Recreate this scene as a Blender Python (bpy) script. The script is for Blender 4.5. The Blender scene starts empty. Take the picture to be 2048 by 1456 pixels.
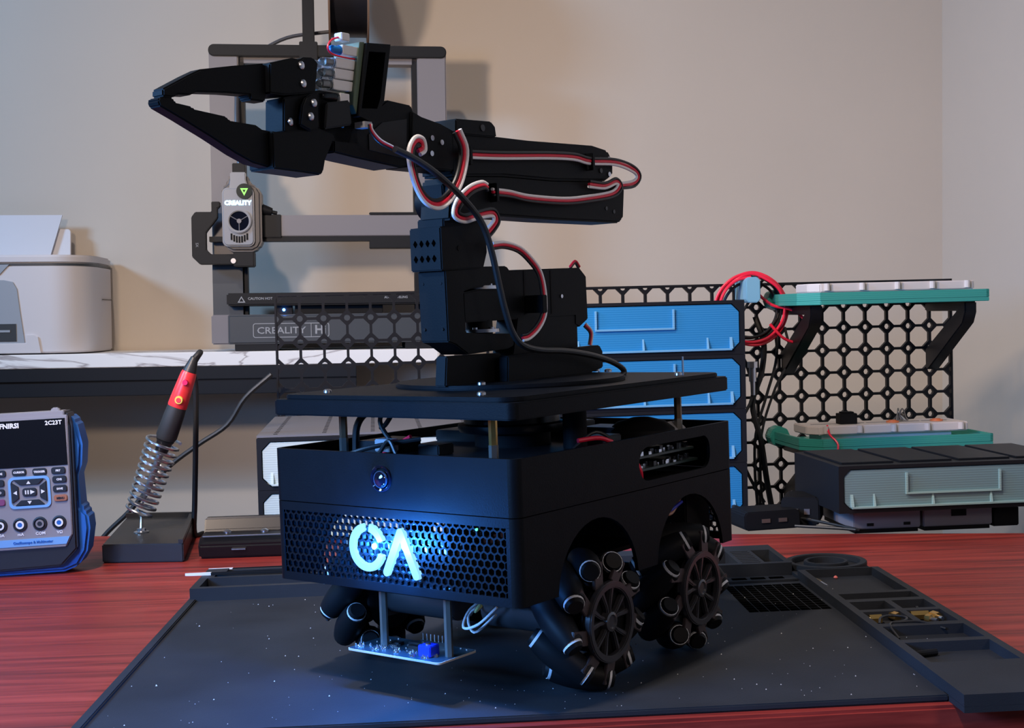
import bpy, bmesh, math, random
from mathutils import Matrix, Vector
random.seed(7)
S = bpy.context.scene
COL = S.collection
H = 0.24                                    # height of the lens above the desk top

# ---------------------------------------------------------------- camera
cam_d = bpy.data.cameras.new('camera'); cam = bpy.data.objects.new('camera', cam_d); COL.objects.link(cam)
cam_d.sensor_width = 36; cam_d.lens = 47.98; cam_d.clip_start = 0.02
p, r = 0.0400, 0.0361
fwd = Vector((0, math.cos(p), -math.sin(p))); right = Vector((1, 0, 0)); down = Vector((0, -math.sin(p), -math.cos(p)))
R2 = right*math.cos(r) + down*math.sin(r); D2 = -right*math.sin(r) + down*math.cos(r)
cam.matrix_world = Matrix(((R2.x, -D2.x, -fwd.x, 0), (R2.y, -D2.y, -fwd.y, 0), (R2.z, -D2.z, -fwd.z, H), (0, 0, 0, 1)))
S.camera = cam

# ---------------------------------------------------------------- world, lights, exposure
S.view_settings.view_transform = 'Standard'; S.view_settings.look = 'None'
S.view_settings.exposure = 0.10; S.view_settings.gamma = 1.0; S.view_settings.use_curve_mapping = False
W = bpy.data.worlds.new('room_ambient'); S.world = W; W.use_nodes = True
W.node_tree.nodes['Background'].inputs[0].default_value = (0.42, 0.56, 0.95, 1)
W.node_tree.nodes['Background'].inputs[1].default_value = 0.05

def area(name, loc, target, size, power, color, size_y=None, spread=180):
    d = bpy.data.lights.new(name, 'AREA'); d.energy = power; d.color = color; d.size = size; d.spread = math.radians(spread)
    if size_y: d.shape = 'RECTANGLE'; d.size_y = size_y
    o = bpy.data.objects.new(name, d); COL.objects.link(o); o.location = loc
    o.rotation_euler = (Vector(target) - Vector(loc)).to_track_quat('-Z', 'Y').to_euler()
    return o
area('screen_light', (-2.0, 0.75, 1.20), (-0.2, 2.2, 0.65), 0.40, 33, (0.28, 0.57, 1.0), 0.28)
area('cool_fill_light', (-0.78, 0.32, 0.40), (-0.15, 0.80, 0.08), 0.36, 6.0, (0.14, 0.40, 1.0), 0.24, spread=100)  # second cool light, added to turn the robot front and mat bluer
area('ceiling_lamp', (-0.45, 0.42, 1.75), (-0.1, 1.05, 0.0), 0.09, 11, (1.0, 0.86, 0.76), spread=120)
area('wall_lamp', (-0.62, 0.80, 0.62), (0.55, 2.42, 0.36), 0.10, 4.0, (1.0, 0.77, 0.57), spread=100)
area('room_lamp', (1.35, -0.75, 1.15), (0.1, 1.5, 0.4), 0.45, 8.0, (1.0, 0.80, 0.66))
area('back_lamp', (0.95, 1.75, 1.5), (0.0, 1.0, 0.0), 0.10, 2.6, (0.95, 0.95, 1.0))

# ---------------------------------------------------------------- materials
MATS = {}
def mat(name, col, rough=0.5, metal=0.0, bump=0.0, bscale=200.0, emit=None, estr=0.0, trans=0.0, spec=0.5, var=0.0, vscale=40.0, alpha=None):
    if name in MATS: return MATS[name]
    m = bpy.data.materials.new(name); m.use_nodes = True; nt = m.node_tree; b = nt.nodes['Principled BSDF']
    c = (*col, 1)
    b.inputs['Base Color'].default_value = c; b.inputs['Roughness'].default_value = rough
    b.inputs['Metallic'].default_value = metal; b.inputs['Specular IOR Level'].default_value = spec
    if trans: b.inputs['Transmission Weight'].default_value = trans; b.inputs['IOR'].default_value = 1.45
    if emit: b.inputs['Emission Color'].default_value = (*emit, 1); b.inputs['Emission Strength'].default_value = estr
    tc = None
    if bump or var:
        tc = nt.nodes.new('ShaderNodeTexCoord')
    if var:
        n = nt.nodes.new('ShaderNodeTexNoise'); n.inputs['Scale'].default_value = vscale; n.inputs['Detail'].default_value = 5
        nt.links.new(tc.outputs['Object'], n.inputs['Vector'])
        rp = nt.nodes.new('ShaderNodeValToRGB')
        rp.color_ramp.elements[0].position = 0.3; rp.color_ramp.elements[1].position = 0.75
        rp.color_ramp.elements[0].color = (*[x*(1-var) for x in col], 1); rp.color_ramp.elements[1].color = (*[min(1, x*(1+var)) for x in col], 1)
        nt.links.new(n.outputs['Fac'], rp.inputs['Fac']); nt.links.new(rp.outputs['Color'], b.inputs['Base Color'])
    if bump:
        n = nt.nodes.new('ShaderNodeTexNoise'); n.inputs['Scale'].default_value = bscale; n.inputs['Detail'].default_value = 3
        nt.links.new(tc.outputs['Object'], n.inputs['Vector'])
        bp = nt.nodes.new('ShaderNodeBump'); bp.inputs['Strength'].default_value = bump; bp.inputs['Distance'].default_value = 0.0005
        nt.links.new(n.outputs['Fac'], bp.inputs['Height']); nt.links.new(bp.outputs['Normal'], b.inputs['Normal'])
    MATS[name] = m; return m

BODY = mat('black_printed_plastic', (0.0032, 0.0040, 0.0055), 0.5, bump=0.15, bscale=900, var=0.15, vscale=60, spec=0.10)
ARM = mat('black_arm_plastic', (0.0034, 0.0040, 0.0052), 0.5, bump=0.1, bscale=900, spec=0.12)
DARK = mat('black_matte', (0.006, 0.006, 0.007), 0.65, spec=0.15)
RUB = mat('black_roller_rubber', (0.007, 0.007, 0.008), 0.5, spec=0.15)
HUB = mat('black_hub_plastic', (0.045, 0.043, 0.048), 0.22, spec=0.8)
STEEL = mat('steel', (0.62, 0.62, 0.65), 0.28, 1.0)
BRASS = mat('brass', (0.80, 0.50, 0.16), 0.32, 1.0)
NICK = mat('dull_nickel', (0.30, 0.29, 0.27), 0.4, 1.0)
WHITE = mat('white_plastic', (0.78, 0.76, 0.76), 0.45)
WIREW = mat('white_wire', (0.93, 0.91, 0.93), 0.4)
WIRER = mat('red_wire', (0.80, 0.015, 0.05), 0.4)
WIREK = mat('black_wire', (0.013, 0.013, 0.014), 0.42)
PCB = mat('dark_green_circuit_board', (0.02, 0.035, 0.03), 0.4)
PCBK = mat('blue_black_circuit_board', (0.012, 0.03, 0.045), 0.35)
CHIP = mat('black_chip', (0.012, 0.012, 0.014), 0.35)
SOLDER = mat('solder', (0.75, 0.76, 0.8), 0.25, 1.0)
GLASS = mat('clear_lens', (0.9, 0.93, 0.97), 0.05, trans=1.0)
LENSK = mat('black_lens_glass', (0.004, 0.005, 0.012), 0.06, spec=0.8)

def nodes(m):
    nt = m.node_tree; return nt, nt.nodes['Principled BSDF']
def wood(name):
    m = bpy.data.materials.new(name); m.use_nodes = True; nt, b = nodes(m)
    tc = nt.nodes.new('ShaderNodeTexCoord'); mp = nt.nodes.new('ShaderNodeMapping')
    mp.inputs['Scale'].default_value = (3.0, 60, 60); mp.inputs['Rotation'].default_value = (0, 0, 0.05)
    nt.links.new(tc.outputs['Object'], mp.inputs['Vector'])
    n = nt.nodes.new('ShaderNodeTexNoise'); n.inputs['Scale'].default_value = 1.6; n.inputs['Detail'].default_value = 8; n.inputs['Roughness'].default_value = 0.62; n.inputs['Distortion'].default_value = 0.6
    nt.links.new(mp.outputs['Vector'], n.inputs['Vector'])
    rp = nt.nodes.new('ShaderNodeValToRGB'); e = rp.color_ramp.elements
    e[0].position = 0.28; e[0].color = (0.075, 0.012, 0.010, 1); e[1].position = 0.72; e[1].color = (0.40, 0.052, 0.036, 1)
    x = rp.color_ramp.elements.new(0.5); x.color = (0.25, 0.028, 0.021, 1)
    nt.links.new(n.outputs['Fac'], rp.inputs['Fac']); nt.links.new(rp.outputs['Color'], b.inputs['Base Color'])
    b.inputs['Roughness'].default_value = 0.42; b.inputs['Specular IOR Level'].default_value = 0.2
    bp = nt.nodes.new('ShaderNodeBump'); bp.inputs['Strength'].default_value = 0.12; bp.inputs['Distance'].default_value = 0.0006
    nt.links.new(n.outputs['Fac'], bp.inputs['Height']); nt.links.new(bp.outputs['Normal'], b.inputs['Normal'])
    return m
WOOD = wood('red_brown_wood')
def marble():
    m = bpy.data.materials.new('white_marble'); m.use_nodes = True; nt, b = nodes(m)
    tc = nt.nodes.new('ShaderNodeTexCoord'); mp = nt.nodes.new('ShaderNodeMapping'); mp.inputs['Scale'].default_value = (1.0, 1.0, 3.0); mp.inputs['Rotation'].default_value = (0, 0.9, 0.3)
    nt.links.new(tc.outputs['Object'], mp.inputs['Vector'])
    n = nt.nodes.new('ShaderNodeTexNoise'); n.inputs['Scale'].default_value = 4; n.inputs['Detail'].default_value = 6; n.inputs['Distortion'].default_value = 1.5
    nt.links.new(mp.outputs['Vector'], n.inputs['Vector'])
    rp = nt.nodes.new('ShaderNodeValToRGB'); e = rp.color_ramp.elements
    e[0].position = 0.475; e[0].color = (0.93, 0.92, 0.91, 1); e[1].position = 0.53; e[1].color = (0.93, 0.92, 0.91, 1)
    x = e.new(0.50); x.color = (0.42, 0.38, 0.38, 1)
    nt.links.new(n.outputs['Fac'], rp.inputs['Fac']); nt.links.new(rp.outputs['Color'], b.inputs['Base Color'])
    b.inputs['Roughness'].default_value = 0.35
    return m
MARBLE = marble()
WALLM = mat('beige_wall_paint', (0.60, 0.52, 0.435), 0.85, bump=0.25, bscale=120, var=0.03, vscale=3)
MATM = mat('dark_silicone', (0.024, 0.026, 0.031), 0.62, bump=0.25, bscale=1500, var=0.25, vscale=12, spec=0.15)
FRAMEK = mat('table_black_steel', (0.007, 0.010, 0.016), 0.5, spec=0.25)
def drawer_mat(name, col, mix=0.5):
    m = bpy.data.materials.new(name); m.use_nodes = True; nt, b = nodes(m)
    b.inputs['Base Color'].default_value = (*col, 1); b.inputs['Roughness'].default_value = 0.35
    tr = nt.nodes.new('ShaderNodeBsdfTranslucent'); tr.inputs[0].default_value = (*col, 1)
    tc = nt.nodes.new('ShaderNodeTexCoord'); wv = nt.nodes.new('ShaderNodeTexWave'); wv.inputs['Scale'].default_value = 130; wv.bands_direction = 'Z'
    nt.links.new(tc.outputs['Object'], wv.inputs['Vector'])
    bp = nt.nodes.new('ShaderNodeBump'); bp.inputs['Strength'].default_value = 0.2; bp.inputs['Distance'].default_value = 0.0005
    nt.links.new(wv.outputs['Fac'], bp.inputs['Height']); nt.links.new(bp.outputs['Normal'], b.inputs['Normal'])
    mx = nt.nodes.new('ShaderNodeMixShader'); mx.inputs[0].default_value = mix
    nt.links.new(b.outputs[0], mx.inputs[1]); nt.links.new(tr.outputs[0], mx.inputs[2])
    nt.links.new(mx.outputs[0], nt.nodes['Material Output'].inputs['Surface'])
    return m
BLUED = drawer_mat('blue_translucent_plastic', (0.035, 0.30, 0.62), 0.3)
PALED = drawer_mat('pale_translucent_plastic', (0.66, 0.78, 0.78), 0.3)
TEALD = drawer_mat('teal_translucent_plastic', (0.06, 0.42, 0.34), 0.3)
SMOKED = drawer_mat('smoky_teal_plastic', (0.25, 0.40, 0.44), 0.3)

BLUET = drawer_mat('pale_blue_edge_plastic', (0.22, 0.52, 0.74), 0.3)
SMOKET = drawer_mat('pale_teal_edge_plastic', (0.42, 0.62, 0.62), 0.3)

# ---------------------------------------------------------------- mesh helpers
class MB:
    """collects shapes in millimetres; build() links them as ONE mesh object"""
    def __init__(s): s.v = []; s.f = []
    def add(s, vs, fs):
        o = len(s.v); s.v += [tuple(x) for x in vs]; s.f += [[o+i for i in f] for f in fs]; return s
    def box(s, x0, x1, y0, y1, z0, z1, m=None):
        vs = [Vector((x, y, z)) for x in (x0, x1) for y in (y0, y1) for z in (z0, z1)]
        if m: vs = [m @ q for q in vs]
        return s.add(vs, [[0,1,3,2],[4,6,7,5],[0,4,5,1],[2,3,7,6],[0,2,6,4],[1,5,7,3]])
    def prism(s, poly, a, b, ax='x', m=None):
        def P(t, q):
            return Vector((t, q[0], q[1])) if ax == 'x' else Vector((q[0], t, q[1])) if ax == 'y' else Vector((q[0], q[1], t))
        n = len(poly); vs = [P(a, q) for q in poly] + [P(b, q) for q in poly]
        if m: vs = [m @ q for q in vs]
        return s.add(vs, [list(range(n)), list(range(2*n-1, n-1, -1))] + [[i, i+n, (i+1) % n + n, (i+1) % n] for i in range(n)])
    def ring(s, outer, inner, a, b, ax='y'):
        n = len(outer)
        def P(t, q):
            return (t, q[0], q[1]) if ax == 'x' else (q[0], t, q[1]) if ax == 'y' else (q[0], q[1], t)
        vs = [P(t, q) for t in (a, b) for L in (outer, inner) for q in L]
        fs = []
        for i in range(n):
            j = (i+1) % n
            fs += [[i, j, n+j, n+i], [2*n+i, 3*n+i, 3*n+j, 2*n+j], [i, 2*n+i, 2*n+j, j], [n+i, n+j, 3*n+j, 3*n+i]]
        return s.add(vs, fs)
    def cyl(s, p0, p1, r0, r1=None, n=16):
        p0 = Vector(p0); p1 = Vector(p1); r1 = r0 if r1 is None else r1
        d = (p1-p0).normalized(); u = d.orthogonal().normalized(); w = d.cross(u)
        c = [(math.cos(2*math.pi*i/n), math.sin(2*math.pi*i/n)) for i in range(n)]
        vs = [p0 + (u*a+w*b)*r0 for a, b in c] + [p1 + (u*a+w*b)*r1 for a, b in c]
        return s.add(vs, [list(range(n-1, -1, -1)), list(range(n, 2*n))] + [[i, (i+1) % n, (i+1) % n+n, i+n] for i in range(n)])
    def lathe(s, p0, axis, prof, n=24):
        """prof: (distance along axis, radius)"""
        p0 = Vector(p0); d = Vector(axis).normalized(); u = d.orthogonal().normalized(); w = d.cross(u); vs = []
        for t, rr in prof:
            vs += [p0 + d*t + (u*math.cos(2*math.pi*i/n)+w*math.sin(2*math.pi*i/n))*rr for i in range(n)]
        k = len(prof); fs = [[j*n+i, j*n+(i+1) % n, (j+1)*n+(i+1) % n, (j+1)*n+i] for j in range(k-1) for i in range(n)]
        fs += [list(range(n-1, -1, -1)), list(range((k-1)*n, k*n))]
        return s.add(vs, fs)
    def tube(s, pts, rad, n=8, closed=False, smooth=5):
        P = [Vector(q) for q in pts]
        if smooth > 1 and len(P) > 2:
            Q = []; L = len(P)
            for i in range(L if closed else L-1):
                a, b = P[i], P[(i+1) % L]
                z = P[i-1] if (i > 0 or closed) else a*2-b
                c = P[(i+2) % L] if (i+2 < L or closed) else b*2-a
                for k in range(smooth):
                    t = k/smooth
                    Q.append(0.5*((2*a)+(b-z)*t+(2*z-5*a+4*b-c)*t*t+(3*a-z-3*b+c)*t**3))
            if not closed: Q.append(P[-1])
            P = Q
        L = len(P); vs = []; u = None
        for i in range(L):
            d = (P[(i+1) % L]-P[i-1]) if closed else (P[min(i+1, L-1)]-P[max(i-1, 0)])
            if d.length < 1e-9: d = Vector((0, 0, 1))
            d.normalize()
            u = d.orthogonal().normalized() if u is None else (u - d*u.dot(d)).normalized()
            w = d.cross(u)
            vs += [P[i] + (u*math.cos(2*math.pi*k/n)+w*math.sin(2*math.pi*k/n))*rad for k in range(n)]
        fs = [[i*n+k, i*n+(k+1) % n, ((i+1) % L)*n+(k+1) % n, ((i+1) % L)*n+k] for i in range(L if closed else L-1) for k in range(n)]
        if not closed: fs += [list(range(n-1, -1, -1)), list(range((L-1)*n, L*n))]
        return s.add(vs, fs)
    def build(s, name, m, parent=None, base=(0, 0, 0), bevel=0.0, seg=2, smooth=True, scale=0.001):
        me = bpy.data.meshes.new(name)
        bx, by, bz = base
        me.from_pydata([((x-bx)*scale, (y-by)*scale, (z-bz)*scale) for x, y, z in s.v], [], s.f)
        bm = bmesh.new(); bm.from_mesh(me)
        bmesh.ops.recalc_face_normals(bm, faces=bm.faces)
        if bevel:
            ed = [e for e in bm.edges if len(e.link_faces) == 2 and e.calc_face_angle(0) > 0.5]
            bmesh.ops.bevel(bm, geom=ed, offset=bevel*scale, segments=seg, affect='EDGES', clamp_overlap=True)
        if smooth:
            for f in bm.faces: f.smooth = True
            for e in bm.edges:
                if len(e.link_faces) != 2 or e.calc_face_angle(0) > 0.6: e.smooth = False
        bm.to_mesh(me); bm.free()
        me.materials.append(m)
        o = bpy.data.objects.new(name, me); COL.objects.link(o)
        if parent: o.parent = parent
        return o

def FRM(yaw, tilt, origin=None):
    Rm = Matrix.Rotation(yaw, 4, 'Z') @ Matrix.Rotation(tilt, 4, 'Y')
    if origin is None:
        return Matrix.Translation((0, 0, H)) @ Rm @ Matrix.Translation((0, 0, -H))
    return Matrix.Translation(origin) @ Rm
WALLF = FRM(0.12, 0.024)      # wall, table and what stands on it
PEGF = FRM(0.12, 0.011)
CABF = FRM(0.10, 0.011)
SCOF = FRM(0.10, -0.018)
ROBF = FRM(-0.6513, 0, (-0.00026, 0.76722, 0))
MATF = FRM(0.042, 0, (0, 0.79, 0))
IDF = Matrix.Identity(4)

def tag(o, label, cat, group=None, kind=None):
    o['label'] = label
    if cat: o['category'] = cat
    if group: o['group'] = group
    if kind: o['kind'] = kind
    return o
class Thing:
    """an Empty at the thing's base; parts are given in the frame's own millimetres"""
    def __init__(s, name, F, base, label, cat, group=None):
        s.o = bpy.data.objects.new(name, None); COL.objects.link(s.o); s.o.empty_display_size = 0.02
        s.base = base; s.o.matrix_world = F @ Matrix.Translation([c*0.001 for c in base])
        tag(s.o, label, cat, group)
    def part(s, name, mb, m, parent=None, **k):
        return mb.build(name, m, parent or s.o, base=s.base, **k)
def single(name, mb, m, F, base, label, cat, group=None, **k):
    o = mb.build(name, m, None, base=base, **k)
    o.matrix_world = F @ Matrix.Translation([c*0.001 for c in base]); tag(o, label, cat, group); return o
def struct(name, mb, m, F=IDF, label=None, **k):
    o = mb.build(name, m, None, **k); o.matrix_world = F; o['kind'] = 'structure'
    if label: o['label'] = label
    return o
def text(name, txt, size, m, parent, base, loc, axis='y', depth=0.15, align='LEFT', bold=0.0, xs=1.0, rot=0.0):
    """lettering as flat raised mesh, on a face that looks towards -y (axis 'y'); loc in frame mm"""
    cu = bpy.data.curves.new(name, 'FONT'); cu.body = txt; cu.size = size; cu.extrude = depth; cu.align_x = align; cu.align_y = 'CENTER'; cu.offset = bold; cu.resolution_u = 2
    t = bpy.data.objects.new('tmp', cu); COL.objects.link(t)
    bpy.context.view_layer.update()
    me = bpy.data.meshes.new_from_object(t.evaluated_get(bpy.context.evaluated_depsgraph_get()))
    bpy.data.objects.remove(t)
    me.name = name; me.materials.clear(); me.materials.append(m)
    mm = Matrix.Translation([(loc[i]-base[i])*0.001 for i in range(3)]) @ Matrix.Rotation(rot, 4, 'Y') @ Matrix.Rotation(math.pi/2, 4, 'X') @ Matrix.Diagonal((0.001*xs, 0.001, 0.001, 1))
    me.transform(mm)
    o = bpy.data.objects.new(name, me); COL.objects.link(o); o.parent = parent; return o
def rrect(x0, x1, z0, z1, r, n=5, corners=(1, 1, 1, 1)):
    out = []
    for k, (cx, cz, a0) in enumerate([(x1-r, z0+r, -90), (x1-r, z1-r, 0), (x0+r, z1-r, 90), (x0+r, z0+r, 180)]):
        for i in range(n+1):
            a = math.radians(a0+90*i/n); out.append((cx+r*math.cos(a), cz+r*math.sin(a)))
    return out
def circ(cx, cz, r, n=20, a0=0.0):
    return [(cx+r*math.cos(a0+2*math.pi*i/n), cz+r*math.sin(a0+2*math.pi*i/n)) for i in range(n)]

# ================================================================ STRUCTURE
struct('wall_back', MB().box(-2600, 1084, 2385, 2465, -780, 1900), WALLM, WALLF)
struct('wall_right', MB().box(1084, 1164, -400, 2465, -780, 1900), WALLM, WALLF)
struct('floor', MB().box(-2600, 1500, -600, 2700, -800, -760), mat('grey_floor', (0.16, 0.14, 0.12), 0.6))

# ---- desk
t = Thing('desk', IDF, (0, 1100, -760), 'red-brown wood desk with visible grain under the black mat', 'desk')
top = [(-1150, 718), (760, 812), (700, 1306), (477, 1352), (-474, 1541), (-1150, 1675)]
t.part('desk_top', MB().prism(top, -28, 0, 'z'), WOOD, bevel=2.0)
t.part('apron', MB().prism([(-1120, 775), (720, 850), (720, 868), (-1120, 793)], -130, -28, 'z'), WOOD)
for x, y in ((-1090, 800), (690, 880), (640, 1280), (-1090, 1600)):
    t.part('leg', MB().box(x-25, x+25, y-25, y+25, -760, -28), WOOD, bevel=2)

# ---- marble topped table against the wall
b0 = (-400, 2230, -750)
t = Thing('side_table', WALLF, b0, 'marble topped table with black steel frame standing against the wall', 'table')
t.part('marble_top', MB().prism([(-1300, 2190), (147, 2190), (175, 2215), (175, 2380), (-1300, 2380)], 163, 185, 'z'), MARBLE, bevel=1.0)
t.part('frame_rail', MB().box(-1290, 16, 2192, 2222, 142, 163), FRAMEK, bevel=1)
t.part('frame_rail', MB().box(-1290, 16, 2196, 2226, 118, 142), FRAMEK, bevel=1)
t.part('frame_rail', MB().box(-25, 16, 2226, 2375, 118, 163), FRAMEK, bevel=1)
for x, y in ((-5, 2215), (-5, 2355), (-1270, 2215), (-1270, 2355)):
    t.part('leg', MB().box(x-20, x+20, y-19, y+19, -750, 118), FRAMEK, bevel=1)

# ================================================================ PEGBOARD
b0 = (360, 1763, -33)
t = Thing('pegboard', PEGF, b0, 'black octagon lattice pegboard standing behind the desk', 'pegboard')
PEGK = mat('pegboard_black', (0.006, 0.006, 0.008), 0.45, spec=0.25)
mb = MB()
w = 13.3; o_ = w*math.tan(math.pi/8); hr = 4.0; q = 15.0; dg = q-hr*0.7071
octo = [(w, -o_), (w, o_), (o_, w), (-o_, w), (-w, o_), (-w, -o_), (-o_, -w), (o_, -w)]
cell_out = []
for sx, sz, k in ((1, 1, 0), (-1, 1, 1), (-1, -1, 2), (1, -1, 3)):
    pts = [(q, q-hr), (dg, dg), (q-hr, q)] if k % 2 == 0 else [(q-hr, q), (dg, dg), (q, q-hr)]
    cell_out.append([(sx*a, sz*c) for a, c in pts])
for i in range(30):
    for j in range(10):
        cx = -73+30*i; cz = 252-30*j
        vs = []; fs = []
        for y in (1760, 1766):
            vs += [(cx+a, y, cz+c) for a, c in octo]
            for L in cell_out: vs += [(cx+a, y, cz+c) for a, c in L]
        for off in (0, 20):
            O = lambda k: off+k
            C = lambda k, n: off+8+3*k+n
            fs += [[O(0), C(3, 2), C(0, 0), O(1)], [O(1), C(0, 0), C(0, 1), C(0, 2), O(2)], [O(2), C(0, 2), C(1, 0), O(3)],
                   [O(3), C(1, 0), C(1, 1), C(1, 2), O(4)], [O(4), C(1, 2), C(2, 0), O(5)], [O(5), C(2, 0), C(2, 1), C(2, 2), O(6)],
                   [O(6), C(2, 2), C(3, 0), O(7)], [O(7), C(3, 0), C(3, 1), C(3, 2), O(0)]]
        fs += [[k, (k+1) % 8, 20+(k+1) % 8, 20+k] for k in range(8)]
        for k in range(4):
            for n_ in range(2): fs.append([8+3*k+n_, 28+3*k+n_, 28+3*k+n_+1, 8+3*k+n_+1])
        mb.add(vs, fs)
t.part('lattice', mb, PEGK, smooth=False)
t.part('edge_rim', MB().box(-88.5, 812.5, 1759, 1767, 266, 269).box(-89.5, -87, 1759, 1767, -48, 269).box(811, 813.5, 1759, 1767, -48, 269), PEGK)

# ================================================================ 3D PRINTER
b0 = (-20, 2240, 185.2)
GREY = mat('grey_printer_metal', (0.205, 0.19, 0.20), 0.42)
DGREY = mat('dark_grey_printer_plastic', (0.048, 0.056, 0.066), 0.42)
CHAR = mat('charcoal_plastic', (0.0085, 0.0095, 0.012), 0.5, spec=0.25)
PRINT = mat('grey_lettering', (0.32, 0.33, 0.35), 0.5)
GLOW = mat('glowing_lettering', (0.2, 0.5, 1.0), 0.5, emit=(0.45, 0.80, 1.0), estr=5.0)
t = Thing('filament_printer', WALLF, b0, 'grey desktop 3D printer with tall portal frame on the marble table', '3D printer')
base = t.part('base_housing', MB().prism(rrect(-185, 175, 196, 243, 3), 2200, 2345, 'y'), DGREY, bevel=6, seg=3)
t.part('foot', MB().box(-175, -110, 2204, 2235, 185.2, 197), CHAR, bevel=1)
t.part('foot', MB().box(95, 160, 2204, 2235, 185.2, 197), CHAR, bevel=1)
t.part('foot', MB().box(-175, -110, 2310, 2340, 185.2, 197), CHAR, bevel=1)
t.part('foot', MB().box(95, 160, 2310, 2340, 185.2, 197), CHAR, bevel=1)
text('brand_lettering', 'CREALITY', 15, PRINT, base, b0, (-140, 2199.6, 217), bold=0.15, xs=1.16)
text('model_lettering', 'Hi', 19, PRINT, base, b0, (-49, 2199.6, 217.5), bold=0.6)
mb = MB(); mb.ring(rrect(-146, -26, 206, 229, 4), rrect(-144.8, -27.2, 207.2, 227.8, 3), 2199.4, 2201); mb.box(-55, -54, 2199.4, 2201, 206.5, 228.5)
t.part('badge_frame', mb, PRINT, parent=base)
bed = t.part('heated_bed', MB().box(-185, 175, 2185, 2350, 257, 277), CHAR, bevel=2.5)
text('caution_lettering', 'CAUTION HOT', 5.5, PRINT, bed, b0, (-152, 2184.6, 268), bold=0.1)
t.part('warning_triangle', MB().ring([(-168, 262), (-156, 262), (-162, 272)], [(-165.5, 263.5), (-158.5, 263.5), (-162, 269.5)], 2184.5, 2186), PRINT, parent=bed)
text('bed_lettering', 'AUTO LEVELING', 5, PRINT, bed, b0, (62, 2184.6, 268), bold=0.1)
t.part('bed_carriage', MB().box(-80, 60, 2210, 2330, 243, 258), CHAR, bevel=1)
t.part('status_light', MB().cyl((-97, 2199, 250), (-97, 2205, 250), 2.2), mat('blue_led', (0.02, 0.1, 1), 0.3, emit=(0.05, 0.25, 1.0), estr=25), parent=bed)
t.part('bed_bracket', MB().box(-110, -84, 2203, 2230, 243, 258), CHAR, bevel=0.5)
for x0, x1 in ((-208, -162), (121, 168)):
    u = t.part('upright', MB().box(x0, x1, 2215, 2255, 196, 660), GREY, bevel=2)
    t.part('upright_channel', MB().box(x1-1 if x0 < 0 else x0-8, x1+8 if x0 < 0 else x0+1, 2222, 2250, 240, 652), CHAR, parent=u)
    t.part('lower_sleeve', MB().box(x0-0.6, x1+0.6, 2214, 2256, 243, 330), DGREY, parent=u)
    t.part('upright_foot', MB().box(x0-3, x1-8, 2205, 2265, 196, 243), GREY, bevel=2, parent=u)
tb = t.part('top_bar', MB().prism(rrect(-208.5, 168.5, 652, 671, 9), 2212, 2258, 'y'), CHAR, bevel=1.5)
t.part('spool_post', MB().box(-61, -42, 2230, 2250, 668, 800), CHAR, bevel=1)
t.part('post_clamp', MB().box(-66, -37, 2210, 2258, 647, 676), CHAR, bevel=1)
t.part('top_rail', MB().box(-160, 120, 2222, 2250, 643, 652), GREY)
xb = t.part('cross_beam', MB().box(-165, 168, 2185, 2214, 366, 399), GREY, bevel=1)
t.part('beam_belt', MB().box(-210, 168, 2187, 2212, 358, 366), CHAR, parent=xb)
t.part('beam_bracket', MB().box(40, 118, 2180, 2215, 346, 358).box(40, 118, 2183, 2190, 399, 403), CHAR, parent=xb, bevel=1)
t.part('beam_sleeve', MB().box(-130, -98, 2183, 2216, 364, 400), CHAR, parent=xb, bevel=1)
# cable bracket on the left of the cross beam
hk = [(-236, 396), (-230, 404), (-205, 404), (-205, 420), (-192, 420), (-192, 412), (-196, 410), (-196, 395), (-214, 372), (-214, 345), (-207, 338), (-160, 338), (-160, 322), (-224, 322), (-236, 334)]
t.part('cable_bracket', MB().prism(hk, 2178, 2196, 'y'), CHAR, bevel=1)
t.part('bracket_clamp', MB().box(-172, -140, 2170, 2212, 318, 342), CHAR, bevel=1.5)
t.part('bracket_screw', MB().cyl((-172, 2168, 327), (-172, 2174, 327), 4), STEEL)
text('bracket_lettering', 'SX', 6, PRINT, t.o, b0, (-228, 2177.5, 356), rot=math.pi/2)
# print head
SILV = mat('silver_head_shell', (0.27, 0.28, 0.31), 0.3)
b1 = 2165
hd = t.part('print_head', MB().prism([(-188, 356), (-183, 346), (-172, 341), (-142, 341), (-132, 346), (-127, 356), (-127, 432), (-133, 443), (-146, 448), (-148, 462), (-176, 462), (-178, 448), (-188, 440)], b1, b1+52, 'y'), mat('dark_head_body', (0.10, 0.09, 0.09), 0.4), bevel=4, seg=3)
t.part('head_cover', MB().prism(rrect(-187, -138, 349, 440, 9, 6), b1-7, b1+2, 'y'), SILV, parent=hd, bevel=2.5, seg=3)
t.part('head_neck', MB().prism([(-176, 438), (-146, 438), (-150, 452), (-150, 464), (-174, 464), (-174, 452)], b1-4, b1+10, 'y'), SILV, parent=hd, bevel=1.5)
t.part('fan_ring', MB().ring(circ(-161, 388, 19, 32), circ(-161, 388, 15, 32), b1-12, b1-6), SILV, parent=hd, bevel=1.2)
t.part('fan_hole', MB().cyl((-161, b1-9.6, 388), (-161, b1-6, 388), 15.2, n=28), LENSK, parent=hd)
t.part('fan_hub', MB().cyl((-161, b1-11, 388), (-161, b1-9, 388), 3.6), GREY, parent=hd)
for k in range(3):
    a = math.pi/2*0.35 + 2*math.pi*k/3 + 0.0
    a = [math.radians(150), math.radians(30), math.radians(270)][k]
    t.part('fan_spoke', MB().cyl((-161, b1-10, 388), (-161+15*math.cos(a), b1-10, 388+15*math.sin(a)), 0.7, n=6), GREY, parent=hd)
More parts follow.
